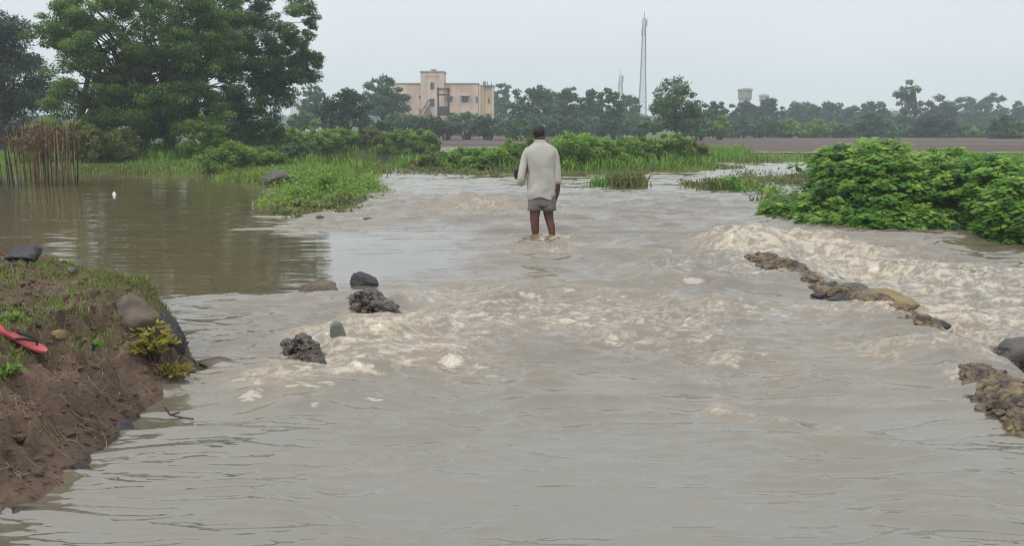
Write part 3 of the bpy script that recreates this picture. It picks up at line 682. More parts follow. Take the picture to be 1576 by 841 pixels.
# low weeds spread on the flooded tongue of the left bank
def weed_patch(cpx, cpy, rx, ry, n, h, mat, seed, size=.09, name='weeds'):
    r_ = np.random.default_rng(seed); c = G(cpx, cpy); u = rdir(r_, n)[:, :2] * (r_.uniform(0, 1, n) ** .6)[:, None]
    x = c.x + u[:, 0] * rx; y = c.y + u[:, 1] * ry; nz = fbm(x * 1.2, y * .8, seed, 3); kk = nz > -.22
    x, y, nz = x[kk], y[kk], nz[kk]; m_ = len(x); P = np.stack([x, y, r_.uniform(0, 1, m_) * h * np.clip(.5 + nz * 2, .15, 1.4) + .01], 1)
    D = rdir(r_, m_); D[:, 2] *= .5
    o = leaf_object(name, P, size * r_.uniform(.6, 1.4, m_), D, rdir(r_, m_) * .4 + np.array([0, 0, 1]), mat, r_.uniform(.15, .95, m_), None, .55, .1, 'stuff')
    return o
weed_patch(500, 300, 1.25, 4.4, 8000, .34, 'leaf_light', 31)
weed_patch(520, 295, 1.2, 3.5, 5000, .42, 'leaf_bush', 33)
weed_patch(498, 318, 1.0, 2.4, 6000, .16, 'leaf_olive', 34)
weed_patch(548, 300, .9, 2.6, 1400, .20, 'leaf_light', 35)
weed_patch(462, 278, 1.6, 3.0, 5000, .4, 'leaf_light', 36)
weed_patch(300, 262, 6.0, 3.0, 5000, .28, 'leaf_olive', 37, .12)
weed_patch(1215, 280, 2.2, 2.5, 5000, .3, 'leaf_olive', 38)
weed_patch(690, 266, 2.2, 2.2, 2500, .2, 'leaf_olive', 39, .12)
weed_patch(1190, 300, .8, 1.5, 900, .3, 'leaf_bush', 40)
# ------------------------------------------------------------------ haze
def haze_box():
    mb = MB(); mb.box(-2800, 2800, -60, 920, -2.6, 52); m = M_('haze_air'); t = m.node_tree
    t.nodes.remove(t.nodes['Principled BSDF']); v = t.nodes.new('ShaderNodeVolumePrincipled')
    v.inputs['Color'].default_value = (.82, .92, 1.0, 1); v.inputs['Density'].default_value = .0012
    t.links.new(v.outputs[0], t.nodes['Material Output'].inputs['Volume'])
    tag(mb.build('haze', m), kind='stuff')
haze_box()
# ------------------------------------------------------------------ stones, rubble, marker
def rock(name, label, cat, loc, dims, mat, seed, rz=0, group=None, rough=.28, tilt=(0, 0), sub=4):
    bm = bmesh.new(); bmesh.ops.create_icosphere(bm, subdivisions=sub, radius=1)
    rs = random.Random(seed); off = Vector((seed * 3.7, seed * 1.3, seed * 2.1))
    pl = [(Vector((rs.uniform(-1, 1), rs.uniform(-1, 1), rs.uniform(-.4, 1))).normalized(), rs.uniform(.55, .8)) for _ in range(7)]
    for v in bm.verts:
        p = v.co.copy(); q = p * (1 + rough * (mnoise.fractal(p * 1.1 + off, 1, 2, 3) ) )
        for n_, d_ in pl:
            e_ = q.dot(n_) - d_
            if e_ > 0: q -= n_ * e_ * .85
        q *= 1 + .05 * mnoise.fractal(p * 5 + off, 1, 2, 3)
        v.co = Vector((q.x * dims[0] * 1.15, q.y * dims[1] * 1.1, q.z * dims[2] * 1.4))
    me = bpy.data.meshes.new(name); bm.to_mesh(me); bm.free(); me.polygons.foreach_set('use_smooth', [True] * len(me.polygons))
    o = link(name, me, MATS[mat], None, loc); o.rotation_euler = (tilt[0], tilt[1], rz); return tag(o, label, cat, group)
def rockpx(name, label, px, py, w_px, h_px, mat, seed, group=None, z=0, dy=1.0, sink=.3, **k):
    p = G(px, py, z); s = p.y / F; a = w_px * s / 2; c = h_px * s / (2 - sink) * 1.1
    return rock(name, label, 'stone', (p.x, p.y + a * .4, z + c * (1 - sink)), (a * 1.1, a * dy, c * 1.05), mat, seed, group=group, **k)
RG = 'stones standing out of the flood'
rockpx('stone', 'rounded brown stone in the water left of the pointed dark grey one', 484, 455, 54, 17, 'stone_brown', 1, RG, rough=.2)
rockpx('stone', 'pointed dark grey stone in the water below the smooth pale slick', 562, 442, 46, 16, 'stone_dark', 2, RG, tilt=(0, .22), rough=.3, dy=.6)
rockpx('stone', 'tiny dark stone tip alone in the water right of the marker block', 681, 510, 16, 8, 'stone', 3, RG)
rockpx('stone', 'low dark stone tip below the small green weeds of the left bank', 492, 340, 20, 6, 'stone_dark', 4, RG)
rockpx('stone', 'thin dark stone tip in the water right of the weeds', 570, 342, 20, 5, 'stone_dark', 5, RG)
rockpx('stone', 'dark red brown boulder at the left end of the right stone row', 1283, 450, 26, 13, 'stone_dark', 6, RG)
rockpx('stone', 'smooth grey green boulder next to the dark red brown one', 1316, 456, 44, 14, 'stone', 7, RG, rough=.15)
rockpx('stone', 'long ochre yellow boulder in the middle of the right stone row', 1362, 474, 84, 20, 'stone_ochre', 8, RG, rough=.2, rz=-.5, dy=.5)
rockpx('stone', 'flat dark slab in the water in front of the grey green boulder', 1312, 468, 56, 11, 'stone_dark', 9, RG, rz=-.2, dy=.5)
rockpx('stone', 'dark wet stone at the right end of the right stone row', 1432, 507, 56, 14, 'stone_dark', 10, RG, rz=-.3, dy=.5)
rockpx('stone', 'low black wet stone just below the right end of the stone row', 1438, 524, 44, 12, 'stone_dark', 11, RG, rz=-.3, dy=.5)
rockpx('stone', 'smooth blue grey boulder cut by the right edge of the view', 1572, 556, 66, 32, 'stone', 12, RG, rough=.2)
rockpx('stone', 'tan mound of stone washed over beside the tip of the mud bank', 330, 566, 60, 9, 'stone_brown', 13, RG, rough=.15)
rockpx('stone', 'small dark stone peeping out at the left foot of the foaming surge', 1262, 458, 24, 6, 'stone_dark', 14, RG)

def bankrock(label, px, py, w_px, h_px, mat, seed, lift=.3, **k):
    p = on_bank(px, py); s = p.y / F; a = w_px * s / 2; c = h_px * s / 2
    return rock('stone', label, 'stone', (p.x, p.y, bz(p.x, p.y) + c * lift), (a, a, c), mat, seed, group='stones on the mud bank', **k)
bankrock('dark flat stone lying on the crest of the mud bank at the far left', 40, 405, 46, 26, 'stone_dark', 21, .6)
bankrock('large grey brown boulder set in the mud bank above the yellow plant', 208, 498, 70, 56, 'stone_brown', 22, .25, rough=.2)
bankrock('dark lump standing in for the shadowed recess at the tip of the mud bank right of the brown boulder', 262, 520, 44, 60, 'stone_dark', 23, .1, rough=.2)  # rock shape added for the dark of the shaded recess under the grass
bankrock('small pale flat stone right of the red flip flop', 92, 520, 22, 12, 'stone_ochre', 24, .4)
bankrock('small round dark stone on the bank just above the pale flat stone', 60, 505, 10, 9, 'stone_dark', 25, .5)
bankrock('wet lump of stone at the waterline halfway along the mud bank', 190, 668, 30, 22, 'stone_dark', 26, .3)
bankrock('dark lump standing at the waterline below the middle of the bank', 128, 738, 30, 34, 'stone_dark', 27, .3)
bankrock('flat dark stone at the waterline in the lower left corner', 30, 800, 60, 20, 'stone_dark', 28, .3)
bankrock('small grey stone on the bank right of the crest stone', 112, 424, 14, 9, 'stone', 29, .5)

def rubble(label, pts, zmax, nst, smin, smax, mat, seed, name='rubble_heap', zb=-.06):
    """a heap of broken road stone: a ridge along pts [(x, y, halfwidth)] with stones packed over it, one mesh"""
    rs = random.Random(seed); root = empty(name, (pts[0][0], pts[0][1], 0), label, 'rubble'); mb = MB(); o0 = Vector((pts[0][0], pts[0][1], 0))
    bm = bmesh.new(); bmesh.ops.create_icosphere(bm, subdivisions=2, radius=1); bv = [v.co.copy() for v in bm.verts]; bf = [[v.index for v in f.verts] for f in bm.faces]; bm.free()
    for i in range(nst):
        t = rs.random() * (len(pts) - 1); a = int(t); f = t - a; p = pts[a]; q = pts[a + 1]
        x = p[0] + (q[0] - p[0]) * f; y = p[1] + (q[1] - p[1]) * f; hw = p[2] + (q[2] - p[2]) * f
        tx, ty = q[0] - p[0], q[1] - p[1]; l_ = math.hypot(tx, ty); nx, ny = -ty / l_, tx / l_
        u = max(-1.15, min(1.15, rs.gauss(0, .5))); e_ = math.sin(math.pi * min(max(t / (len(pts) - 1), .06), .97)) ** .35
        z = zb + (zmax - zb) * max(0, 1 - u * u * .85) * e_ * (.8 + .35 * mnoise.noise(Vector((x * 4, y * 4, seed))))
        sz = smin + (smax - smin) * rs.random() ** 2.5; off = Vector((rs.random() * 99, rs.random() * 99, 0))
        sc_ = Vector((rs.uniform(.7, 1.4), rs.uniform(.7, 1.4), rs.uniform(.45, .9))) * sz; Mr = Matrix.Rotation(rs.random() * 6.28, 3, 'Z') @ Matrix.Rotation(rs.uniform(-.6, .6), 3, 'X')
        c = Vector((x + nx * u * hw, y + ny * u * hw, z)) - o0; vs = []
        for v in bv:
            r_ = 1 + .55 * mnoise.noise(v * 1.4 + off); vs.append(c + Mr @ Vector((v.x * sc_.x * r_, v.y * sc_.y * r_, v.z * sc_.z * r_)))
        mb.add(vs, bf)
    mb.build('broken_stone', MATS[mat], root, False); return root
def gp(px, py, w_): p = G(px, py); return (p.x, p.y, w_)
rubble('heap of broken orange brown and black rubble in the water below the pointed stone', [gp(540, 468, .10), gp(565, 475, .16), gp(590, 490, .12), gp(606, 500, .05)], .19, 340, .018, .06, 'rubble_dark', 41)
rubble('black ragged rubble heap left of the marker block', [gp(438, 542, .05), gp(455, 555, .09), gp(478, 570, .10), gp(500, 588, .04)], .20, 380, .014, .045, 'rubble_dark', 42)
rubble('brown gravelly road edge rising from the water at the lower right', [gp(1458, 570, .06), gp(1500, 588, .17), gp(1550, 612, .28), gp(1610, 645, .34), gp(1680, 680, .32)], .13, 2400, .012, .045, 'rubble', 43, 'road_edge')
rubble('black ragged rubble beside the blue grey boulder at the right edge', [gp(1505, 543, .05), gp(1535, 550, .08), gp(1560, 560, .08)], .07, 240, .012, .03, 'rubble_dark', 44)
rubble('mossy brown road edge strip below the foaming surge on the right', [gp(1120, 402, .08), gp(1165, 412, .30), gp(1215, 426, .30), gp(1265, 446, .16)], .17, 1500, .018, .06, 'rubble', 45, 'road_edge')
rubble('low brown rubble between the boulders of the right stone row', [gp(1250, 444, .10), gp(1300, 460, .16), gp(1350, 476, .20), gp(1400, 500, .18), gp(1460, 524, .10)], .12, 1100, .018, .06, 'rubble', 46)
# submerged broken end of the road in front of the rubble
p = G(520, 543); p.z = .085
mb = MB(); rings = []
for z, wl, wr, th in [(-.15, .055, .075, .05), (0, .055, .072, .05), (.06, .054, .058, .048), (.115, .050, .036, .045), (.135, .040, .024, .036), (.142, .026, .012, .02)]:
    rings.append([Vector((x, y, z)) for x, y in [(-wl, -th), (wr, -th), (wr, th), (-wl, th)]])
mb.loft(rings); o = mb.build('marker_block', MATS['concrete_green'], None, True, p, .012); o.rotation_euler = (0, .03, .25)
o.modifiers.new('s', 'SUBSURF').render_levels = 1
tag(o, 'grey green concrete marker block with a slanting side standing in the tan foam', 'marker block')

# ------------------------------------------------------------------ flip flop on the bank
p = on_bank(24, 533)
nrm = Vector((-(bz(p.x + .14, p.y) - bz(p.x - .14, p.y)) / .28, -(bz(p.x, p.y + .14) - bz(p.x, p.y - .14)) / .28, 1)).normalized()
def onpl(px, py): d_ = ray(px, py); o_ = Vector((0, 0, CAMZ)); return o_ + d_ * ((p - o_).dot(nrm) / d_.dot(nrm))
dv = (onpl(44, 541) - onpl(4, 520)).normalized()
root = empty('flip_flop', p + Vector((0, -.01, .035)), 'red flip flop with dark straps lying on the mud bank at the left edge', 'flip flop')
yv = nrm.cross(dv).normalized(); zv = dv.cross(yv); root.rotation_euler = Matrix((dv, yv, zv)).transposed().to_euler(); root.location = p + nrm * .035
def sole(z0, z1, g_=0):
    pr = [(-.13, .028), (-.12, .036), (-.08, .038), (-.02, .034), (.04, .042), (.09, .047), (.12, .040), (.137, .022), (.142, 0)]
    o_ = [(x, y - g_) for x, y in pr] + [(x, -y + g_) for x, y in pr[::-1][1:]] + [(-.138, -.012), (-.138, .012)]
    return [[Vector((x, y, z0 + .012 * max(0, x - .05) / .09)) for x, y in o_], [Vector((x, y, z1 + .012 * max(0, x - .05) / .09)) for x, y in o_]]
mb = MB(); mb.loft(sole(0, .016)); mb.build('sole', MATS['rubber_red'], root, False, None, .003)
mb = MB(); mb.tube([(.085, 0, .018), (.075, 0, .04), (.05, .022, .045), (.0, .036, .03), (-.03, .038, .012)], [.005, .006, .008, .008, .006], 8)
mb.tube([(.075, 0, .04), (.05, -.022, .045), (.0, -.036, .03), (-.03, -.038, .012)], [.006, .008, .008, .006], 8); mb.build('strap', MATS['rubber_black'], root, True)

# ------------------------------------------------------------------ plants on the bank
def plant(label, px, py, r_, h, n, mat, seed, size, up=.6, name='plant', cat='plant', base=None):
    rg_ = np.random.default_rng(seed); p = base or on_bank(px, py); z = bz(p.x, p.y) if base is None else p.z
    root = empty(name, (p.x, p.y, z), label, cat, 'plants on the mud bank'); P = []; D = []; st = MB()
    for i in range(n // 9):
        a = rg_.uniform(0, 6.28); q = r_ * rg_.uniform(.2, 1); tip = Vector((math.cos(a) * q, math.sin(a) * q, h * rg_.uniform(.4, 1) * (1 - .5 * q / r_))); mid = tip * .5 + Vector((0, 0, h * .2))
        st.tube([Vector((tip.x * .1, tip.y * .1, -.02)), mid, tip], [.003, .0025, .001], 4, False)
        for k in range(9):
            t = rg_.uniform(.3, 1); c = mid.lerp(tip, (t - .3) / .7) if t > .5 else mid * (t / .5) * .9; d = np.array([math.cos(a), math.sin(a), up * .4]) + rdir(rg_, 1)[0] * .8
            P.append(np.array(c) + d * size * .4); D.append(d)
    m_ = len(P); leaf_object('foliage', np.array(P), size * rg_.uniform(.6, 1.3, m_), np.array(D), rdir(rg_, m_) * .5 + [0, 0, 1], mat, rg_.uniform(.2, 1, m_), root, .38, .1)
    st.build('stem', MATS['twig'], root, True); return root
plant('bright yellow green plant hanging over the water side of the bank below the boulder', 238, 558, .17, .30, 420, 'leaf_yellow', 51, .05)
plant('yellow trailing plant at the waterline right of the boulder', 262, 583, .15, .12, 260, 'leaf_yellow', 52, .04)
plant('dark green grassy plant at the outer tip of the bank', 272, 496, .20, .16, 420, 'leaf_hedge', 53, .05)
plant('small bluish green plant in the middle of the bank', 142, 540, .07, .06, 80, 'leaf_bush', 54, .035)
plant('blue green leafy plant at the left edge below the red flip flop', 6, 588, .09, .07, 110, 'leaf_bush', 55, .04)
plant('fine leaved weed on the far crest of the bank', 210, 415, .22, .15, 300, 'leaf_olive', 56, .03)
plant('bright green upright weed behind the crest stone', 95, 398, .14, .15, 140, 'leaf_light', 57, .04)
plant('low green plant above the left end of the flip flop', 15, 497, .12, .06, 130, 'leaf_light', 58, .035)
# short grass in patches
rng = np.random.default_rng(77); n = 60000
gx = rng.uniform(-5.5, -1.95, n); gy = rng.uniform(2.6, 8.4, n); gh = bank_h(gx, gy)
dens = fbm(gx * 2.4, gy * 2.0, 96, 3) + .10 + .7 * np.exp(-((gx + 2.75) / .35) ** 2) * (gy > 3.6) * .5 + .35 * (gy > 6.3) * (gx > -3.8) - .25 * (gx > -2.35) + .15 * rng.normal(size=n)
kk = (gh > .10) & (dens > .24) & (fbm(gx * 6, gy * 6, 44, 2) > -.15)
blades('short_grass', np.stack([gx, gy, gh], 1)[kk], .015, .05, .006, 'leaf_light', 78, 1.3)
kk2 = (gh > .12) & (dens > .50)
blades('dry_straw', np.stack([gx + .01, gy, gh], 1)[kk2], .02, .06, .004, 'leaf_olive', 79, 1.4)
# pebbles and clods on the mud: ground litter
rs = random.Random(12); mb = MB(); bm = bmesh.new(); bmesh.ops.create_icosphere(bm, subdivisions=1, radius=1); bv = [v.co.copy() for v in bm.verts]; bf = [[v.index for v in f.verts] for f in bm.faces]; bm.free()
for i in range(9000):
    x = rs.uniform(-4.8, -2.0); y = rs.uniform(2.7, 8.0); z = bz(x, y)
    if z < .0: continue
    s_ = rs.uniform(.004, .011) * (1 if rs.random() < .90 else rs.uniform(1.5, 3.2)); of = Vector((rs.random() * 50, rs.random() * 50, 0))
    mb.add([Vector((x, y, z + s_ * .3)) + Vector((v.x * 1.2, v.y, v.z * .7)) * s_ * (1 + .6 * mnoise.noise(v + of)) for v in bv], bf)
tag(mb.build('clods', MATS['mud'], None, False), kind='stuff')
# dead roots and straw lying over the soil
mb = MB()
for i in range(1500):
    x = rs.uniform(-4.2, -2.02); y = rs.uniform(2.8, 7.4)
    if bz(x, y) < .03: continue
    a = rs.gauss(-.5, .9); l_ = rs.uniform(.04, .16); pts = []
    for k in range(5):
        t = k / 4; xx_ = x + math.cos(a) * l_ * t + .012 * math.sin(t * 5 + i); yy_ = y + math.sin(a) * l_ * t; pts.append((xx_, yy_, bz(xx_, yy_) + .004 + .01 * math.sin(t * 3.1) * rs.random()))
    r0_ = rs.uniform(.0012, .0026); mb.tube(pts, [r0_] * 4 + [r0_ * .5], 3, False)
tag(mb.build('straw_litter', MATS['straw']), kind='stuff')

# ------------------------------------------------------------------ dry canes at the left
p0 = G(55, 286); root = empty('dry_canes', (p0.x, p0.y, 0), 'clump of tall dry brown canes with withered tops standing in the still pool', 'canes'); rs = random.Random(3)
k = p0.y / F
for i in range(64):
    px = rs.uniform(36, 112) if i < 50 else rs.uniform(-4, 36); dark = rs.random() < (.3 if i < 50 else .9)
    top = rs.uniform(176, 200) if i < 50 else rs.uniform(168, 230); x = (px - 55) * k; dy = rs.uniform(-.7, .7); zt = CAMZ - (top - HOR) * k * 1.0; ln = rs.uniform(-.09, .09) + (0.06 if px > 60 else -.02)
    mb = MB(); r = rs.uniform(.009, .019); mb.tube([(x - ln * .5, dy, -.3), (x, dy, zt * .35), (x + ln * .3 + rs.uniform(-.04, .04), dy, zt * .7), (x + ln, dy, zt)], [r, r, r * .8, r * .4], 5)
    mb.build('cane', MATS['cane_dark' if dark else 'cane'], root, True)
r_ = np.random.default_rng(4); m_ = 1500; P = np.stack([r_.normal(.35, .45, m_) * 1.0, r_.uniform(-.7, .7, m_), 1.15 + .45 * r_.random(m_) + .1 * r_.normal(size=m_)], 1); P[:500, 0] = r_.uniform(-.5, .5, 500); P[:500, 2] = r_.uniform(.95, 1.3, 500)
D = rdir(r_, m_); D[:, 2] -= .8
leaf_object('withered_leaves', P, .14 * r_.uniform(.5, 1.5, m_), D, rdir(r_, m_), 'leaf_dry', r_.random(m_), root, .22)
# reed clumps in the water beyond the man
def reeds(label, px, py, hw, h_px, n, mat, seed):
    r_ = np.random.default_rng(seed); p = G(px, py); k = p.y / F; root = empty('reed_clump', (p.x, p.y, 0), label, 'reeds', 'reed clumps in the current')
    n *= 2; pts = np.stack([r_.normal(0, hw * k * .5, n), r_.normal(0, .35, n), r_.uniform(-.05, 0, n)], 1)
    blades('blade', pts, h_px * k * .4, h_px * k, .05, mat, seed, .9, None, root)
    m_ = n; P = np.stack([r_.normal(0, hw * k * .5, m_), r_.normal(0, .35, m_), r_.uniform(.03, h_px * k * .8, m_)], 1)
    leaf_object('foliage', P, .10 * r_.uniform(.6, 1.4, m_), rdir(r_, m_), rdir(r_, m_) * .5 + [0, 0, 1], mat, r_.random(m_), root, .5)
    return root
reeds('small dark leafy tuft in the current, leftmost beyond the right arm of the wading man', 928, 286, 16, 16, 90, 'leaf_bush', 1)
reeds('taller leafy clump with pale blades next to the small dark tuft', 965, 288, 24, 26, 240, 'leaf_olive', 2)
reeds('thin low tuft between the taller clump and the yellowish ones', 1062, 286, 12, 10, 50, 'leaf_olive', 3)
reeds('yellowish reed clump left of the dark one', 1098, 291, 20, 20, 160, 'leaf_olive', 4)
reeds('dark leafy reed clump in the current before the yellow green strip', 1126, 292, 16, 24, 140, 'leaf_bush', 5)
reeds('last scattered reeds beside the end of the large shrub', 1158, 290, 20, 14, 90, 'leaf_olive', 6)
rockpx('earth_clod', 'brown clod of earth and roots at the edge of the green weeds', 420, 284, 38, 17, 'rubble_dark', 31)
# bits in the water
def twig(label, px, py, parts, cat='twig'):
    p = G(px, py); k = p.y / F; mb = MB()
    for seg in parts: mb.tube([((a - px) * k, (b2 - py) * -k * 1.2, (c) * k) for a, b2, c in seg], .0055, 5)
    tag(mb.build('twig', MATS['twig'], None, True, p), label, cat, 'twigs in the water')
twig('forked twig sticking out of the water right of the tip of the bank', 318, 606, [[(305, 608, 1), (318, 606, 3), (330, 604, 1)], [(316, 606, 2), (312, 602, 16)]])
twig('bent branch lying in the shallow water under the yellow plant', 270, 645, [[(252, 642, 18), (262, 645, 6), (280, 646, 2), (300, 648, 0)], [(262, 645, 6), (275, 640, 8)]])
p = G(176, 301); mb = MB(); mb.loft([[Vector((math.cos(a) * r_, math.sin(a) * r_, z)) for a in [i * math.pi / 4 for i in range(8)]] for z, r_ in [(-.05, .04), (0, .045), (.05, .04), (.075, .02), (.09, .018)]])
tag(mb.build('floating_bottle', MATS['white_paint'], None, True, p), 'tiny white bottle like scrap floating on the still pool', 'floating scrap')

# ------------------------------------------------------------------ the wading man
MX, MY = G(834, 365).x, G(834, 365).y; K = MY / F      # metres per photo px at the man
man = empty('person', (MX, MY, 0), 'man seen from behind wading away in a cream shirt and grey shorts', 'person')
def q(px, py, y=0): return Vector(((px - 834) * K, y, (365 - py) * K))
def skin(name, verts, edges, radii, mat, parent, root=0, sub=2):
    me = bpy.data.meshes.new(name); me.from_pydata(verts, edges, []); o = link(name, me, MATS[mat], parent)
    m = o.modifiers.new('skin', 'SKIN'); m.use_smooth_shade = True
    for i, r_ in enumerate(radii):
        rr = r_ if hasattr(r_, '__len__') else (r_, r_); me.skin_vertices[0].data[i].radius = rr; me.skin_vertices[0].data[i].use_root = (i == root)
    s_ = o.modifiers.new('sub', 'SUBSURF'); s_.levels = s_.render_levels = sub; return o
V = []; E = []; RR = []
def jv(p, r_, par=None):
    V.append(p); RR.append(r_)
    if par is not None: E.append((par, len(V) - 1))
    return len(V) - 1
pel = jv(q(834, 303), (.12, .085)); wa = jv(q(834, 285, .01), (.135, .10), pel); ch = jv(q(833, 248, .0), (.16, .115), wa); up = jv(q(831.5, 231, .0), (.09, .065), ch)
nk = jv(q(830, 219, .02), (.050, .054), up); h0 = jv(q(829.5, 210, .045), (.066, .078), nk); h1 = jv(q(829, 203, .05), (.074, .092), h0); h2 = jv(q(829, 198, .05), (.060, .078), h1)
jv(h1 and q(829, 207, .145), (.012, .014), h0)                                                       # nose, away from us
for s_ in (-1, 1): jv(q(829 + s_ * 9.2, 206, .04), (.008, .022), h0)                               # ears
# legs: the left one straight, the right one trailing with the heel lifting
lh = jv(q(824, 312, 0), .10, pel); lm = jv(q(823, 326, 0), .088, lh); lk = jv(q(822.5, 340, -.01), .068, lm); lc = jv(q(823.5, 350, -.03), .070, lk); la = jv(q(824.5, 370, -.01), .036, lc); lf = jv(q(823.5, 375, .07), (.045, .03), la); jv(q(822.5, 376, .17), (.042, .02), lf)
rh = jv(q(843, 312, .0), .10, pel); rm = jv(q(843.5, 325, .02), .086, rh); rk = jv(q(845, 338, .03), .066, rm); rc = jv(q(848.5, 348, -.01), .066, rk); ra = jv(q(851, 368, -.03), .035, rc); rf = jv(q(852, 374, .05), (.045, .03), ra); jv(q(853, 376, .15), (.042, .02), rf)
# arms: left bent forward carrying, right hanging
ls = jv(q(813, 233, 0), .062, up); le = jv(q(804, 273, -.03), .046, ls); lw = jv(q(803, 276, .16), .032, le); lp = jv(q(800, 272, .25), (.036, .022), lw)
for i_, (dx, dz, l_) in enumerate([(-.03, .03, .9), (-.032, .01, 1), (-.03, -.01, .95), (-.026, -.028, .75)]):
    a = jv(V[lp] + Vector((dx, .03, dz)), .011, lp); jv(V[a] + Vector((.0, .045 * l_, -.012)), .0095, a)
a = jv(V[lp] + Vector((.03, .03, .015)), .012, lp); jv(V[a] + Vector((.0, .03, .01)), .010, a)
rs_ = jv(q(852, 233, 0), .062, up); re = jv(q(856.5, 276, -.02), .056, rs_); rw = jv(q(857.5, 294, .0), .044, re); rp = jv(q(857, 300, .01), (.026, .042), rw)
for i_, (dy, l_) in enumerate([(.028, .85), (.010, 1), (-.008, .95), (-.024, .75)]):
    a = jv(V[rp] + Vector((0, dy, -.035)), .011, rp); b2 = jv(V[a] + Vector((-.006, .004, -.035 * l_)), .0098, a); jv(V[b2] + Vector((-.008, .006, -.028 * l_)), .0085, b2)
a = jv(V[rp] + Vector((-.012, .035, -.005)), .0125, rp); jv(V[a] + Vector((-.004, .014, -.03)), .010, a)
skin('body', V, E, RR, 'skin', man)
def bodyring(c, rx, ry, n=28, jit=0, sd=0, pw=2.3):
    o_ = []
    for i in range(n):
        a = 2 * math.pi * i / n; ca, sa = math.cos(a), math.sin(a); f = (abs(ca) ** pw + abs(sa) ** pw) ** (-1 / pw)
        w_ = 1 + jit * mnoise.noise(Vector((ca * 2.2 + sd, sa * 2.2, c.z * 11))); o_.append(c + Vector((ca * f * rx * w_, sa * f * ry * w_, 0)))
    return o_
# hair: a close cap on the skull
bm = bmesh.new(); bmesh.ops.create_uvsphere(bm, u_segments=28, v_segments=18, radius=1)
for v in list(bm.verts):
    c = v.co
    if c.z < -.15 - .75 * max(0, -c.y) and True: pass
hc = q(829, 204.2, .045)
kill = [v for v in bm.verts if v.co.z < (-.98 if v.co.y < .1 else .15 + .5 * (v.co.y))]
bmesh.ops.delete(bm, geom=kill, context='VERTS')
for v in bm.verts:
    c = v.co; f = 1 + .035 * mnoise.noise(c * 7); v.co = Vector((c.x * .092 * f * (1 - .10 * max(0, -c.z)), c.y * .108 * f + (.018 * max(0, -c.z)), c.z * (.102 if c.z > 0 else .118) * f)) + hc
me = bpy.data.meshes.new('hair'); bm.to_mesh(me); bm.free(); me.polygons.foreach_set('use_smooth', [True] * len(me.polygons))
o = link('hair', me, MATS['hair'], man); o.modifiers.new('so', 'SOLIDIFY').thickness = .006; o.modifiers['so'].offset = 0
# shirt
mb = MB(); rings = []
prof = [(304.5, 833.4, 21.2, .150), (303, 833.4, 21.4, .152), (297, 833.4, 21.2, .150), (290, 833.5, 21.0, .145), (282, 834, 21.4, .142), (274, 833.8, 21.0, .14), (266, 833.5, 20.8, .14), (257, 833.3, 21.2, .142), (248, 833, 22.6, .145), (240, 832.6, 25.0, .142), (234, 832.2, 24.6, .132), (229.5, 831.8, 22.0, .118), (225.5, 831.2, 17.5, .102), (222, 830.8, 12.0, .084), (219.5, 830.4, 8.6, .070), (218, 830.2, 7.8, .066), (216.6, 830, 7.6, .066)]
for i_, (py, cx, w_, dp) in enumerate(prof):
    jit = .055 if py > 255 else .025
    c = q(cx, py, .0 if py > 222 else .012); r0_ = bodyring(c, w_ * K, dp, 40, jit, 3.3)
    if py > 302: r0_ = [v + Vector((0, 0, .022 * math.sin(3 * math.atan2(v.y, v.x - c.x) + .6))) for v in r0_]
    rings.append(r0_)
# refine with in-between rings so the folds show
fine = []
for a, b2 in zip(rings[:-1], rings[1:]):
    for t in (0, .34, .67):
        rr_ = [x.lerp(y, t) for x, y in zip(a, b2)]; out_ = []
        for v in rr_:
            hz = v.z; low = max(0, min(1, (.98 - hz) / .4)); diag = mnoise.noise(Vector((v.x * 7 + abs(v.x) * 4, v.y * 3, hz * 3.2))); fine_ = mnoise.noise(Vector((v.x * 13 - hz * 7, v.y * 5, hz * 15)))
            fold = .020 * diag + .012 * fine_ * (1 - abs(fine_)) + .010 * low * math.sin(hz * 34 + 26 * abs(v.x + .03) + 3 * diag) * (.4 + max(0, mnoise.noise(Vector((v.x * 6, 2, hz * 5)))))
            n_ = Vector((v.x - .0, v.y * 1.6, 0)).normalized(); out_.append(v + n_ * fold)
        fine.append(out_)
fine.append(rings[-1]); mb.loft(fine, False)
def sleeve(pts):
    rg2 = []
    for i_, (p_, r1, r2) in enumerate(pts):
        t = (pts[min(i_ + 1, len(pts) - 1)][0] - pts[max(i_ - 1, 0)][0]).normalized(); a = (Vector((1, 0, 0)) - t * t.x).normalized(); b2 = t.cross(a)
        rg2.append([p_ + a * math.cos(u) * r1 * (1 + .09 * mnoise.noise(Vector((i_ * .9, math.cos(u) * 2, math.sin(u) * 2)))) + b2 * math.sin(u) * r2 for u in [k_ * math.pi / 9 for k_ in range(18)]])
    mb.loft(rg2, False)
sleeve([(q(819, 229.5), .050, .066), (q(813, 233), .064, .074), (q(809, 240, -.01), .062, .068), (q(806.5, 249, -.02), .056, .062), (q(804.3, 258, -.04), .052, .060), (q(802.6, 267, -.06), .052, .058), (q(801.6, 274, -.075), .051, .058), (q(801.4, 279, -.05), .052, .056), (q(801.6, 281, .0), .054, .050), (q(802, 280, .04), .058, .052), (q(802, 280, .046), .046, .042)])
sleeve([(q(845.5, 229.5), .050, .066), (q(850, 233), .062, .074), (q(853.3, 241, -.01), .058, .066), (q(855.2, 250, -.02), .052, .060), (q(856.6, 259, -.035), .049, .056), (q(857.2, 267, -.04), .048, .054), (q(857.4, 274, -.035), .048, .053), (q(857.4, 277, -.03), .058, .060), (q(857.2, 281, -.02), .058, .058), (q(857.2, 281.4, -.02), .046, .048)])
o = mb.build('shirt', MATS['shirt'], man, True); m = o.modifiers.new('so', 'SOLIDIFY'); m.thickness = .004; m.offset = 1
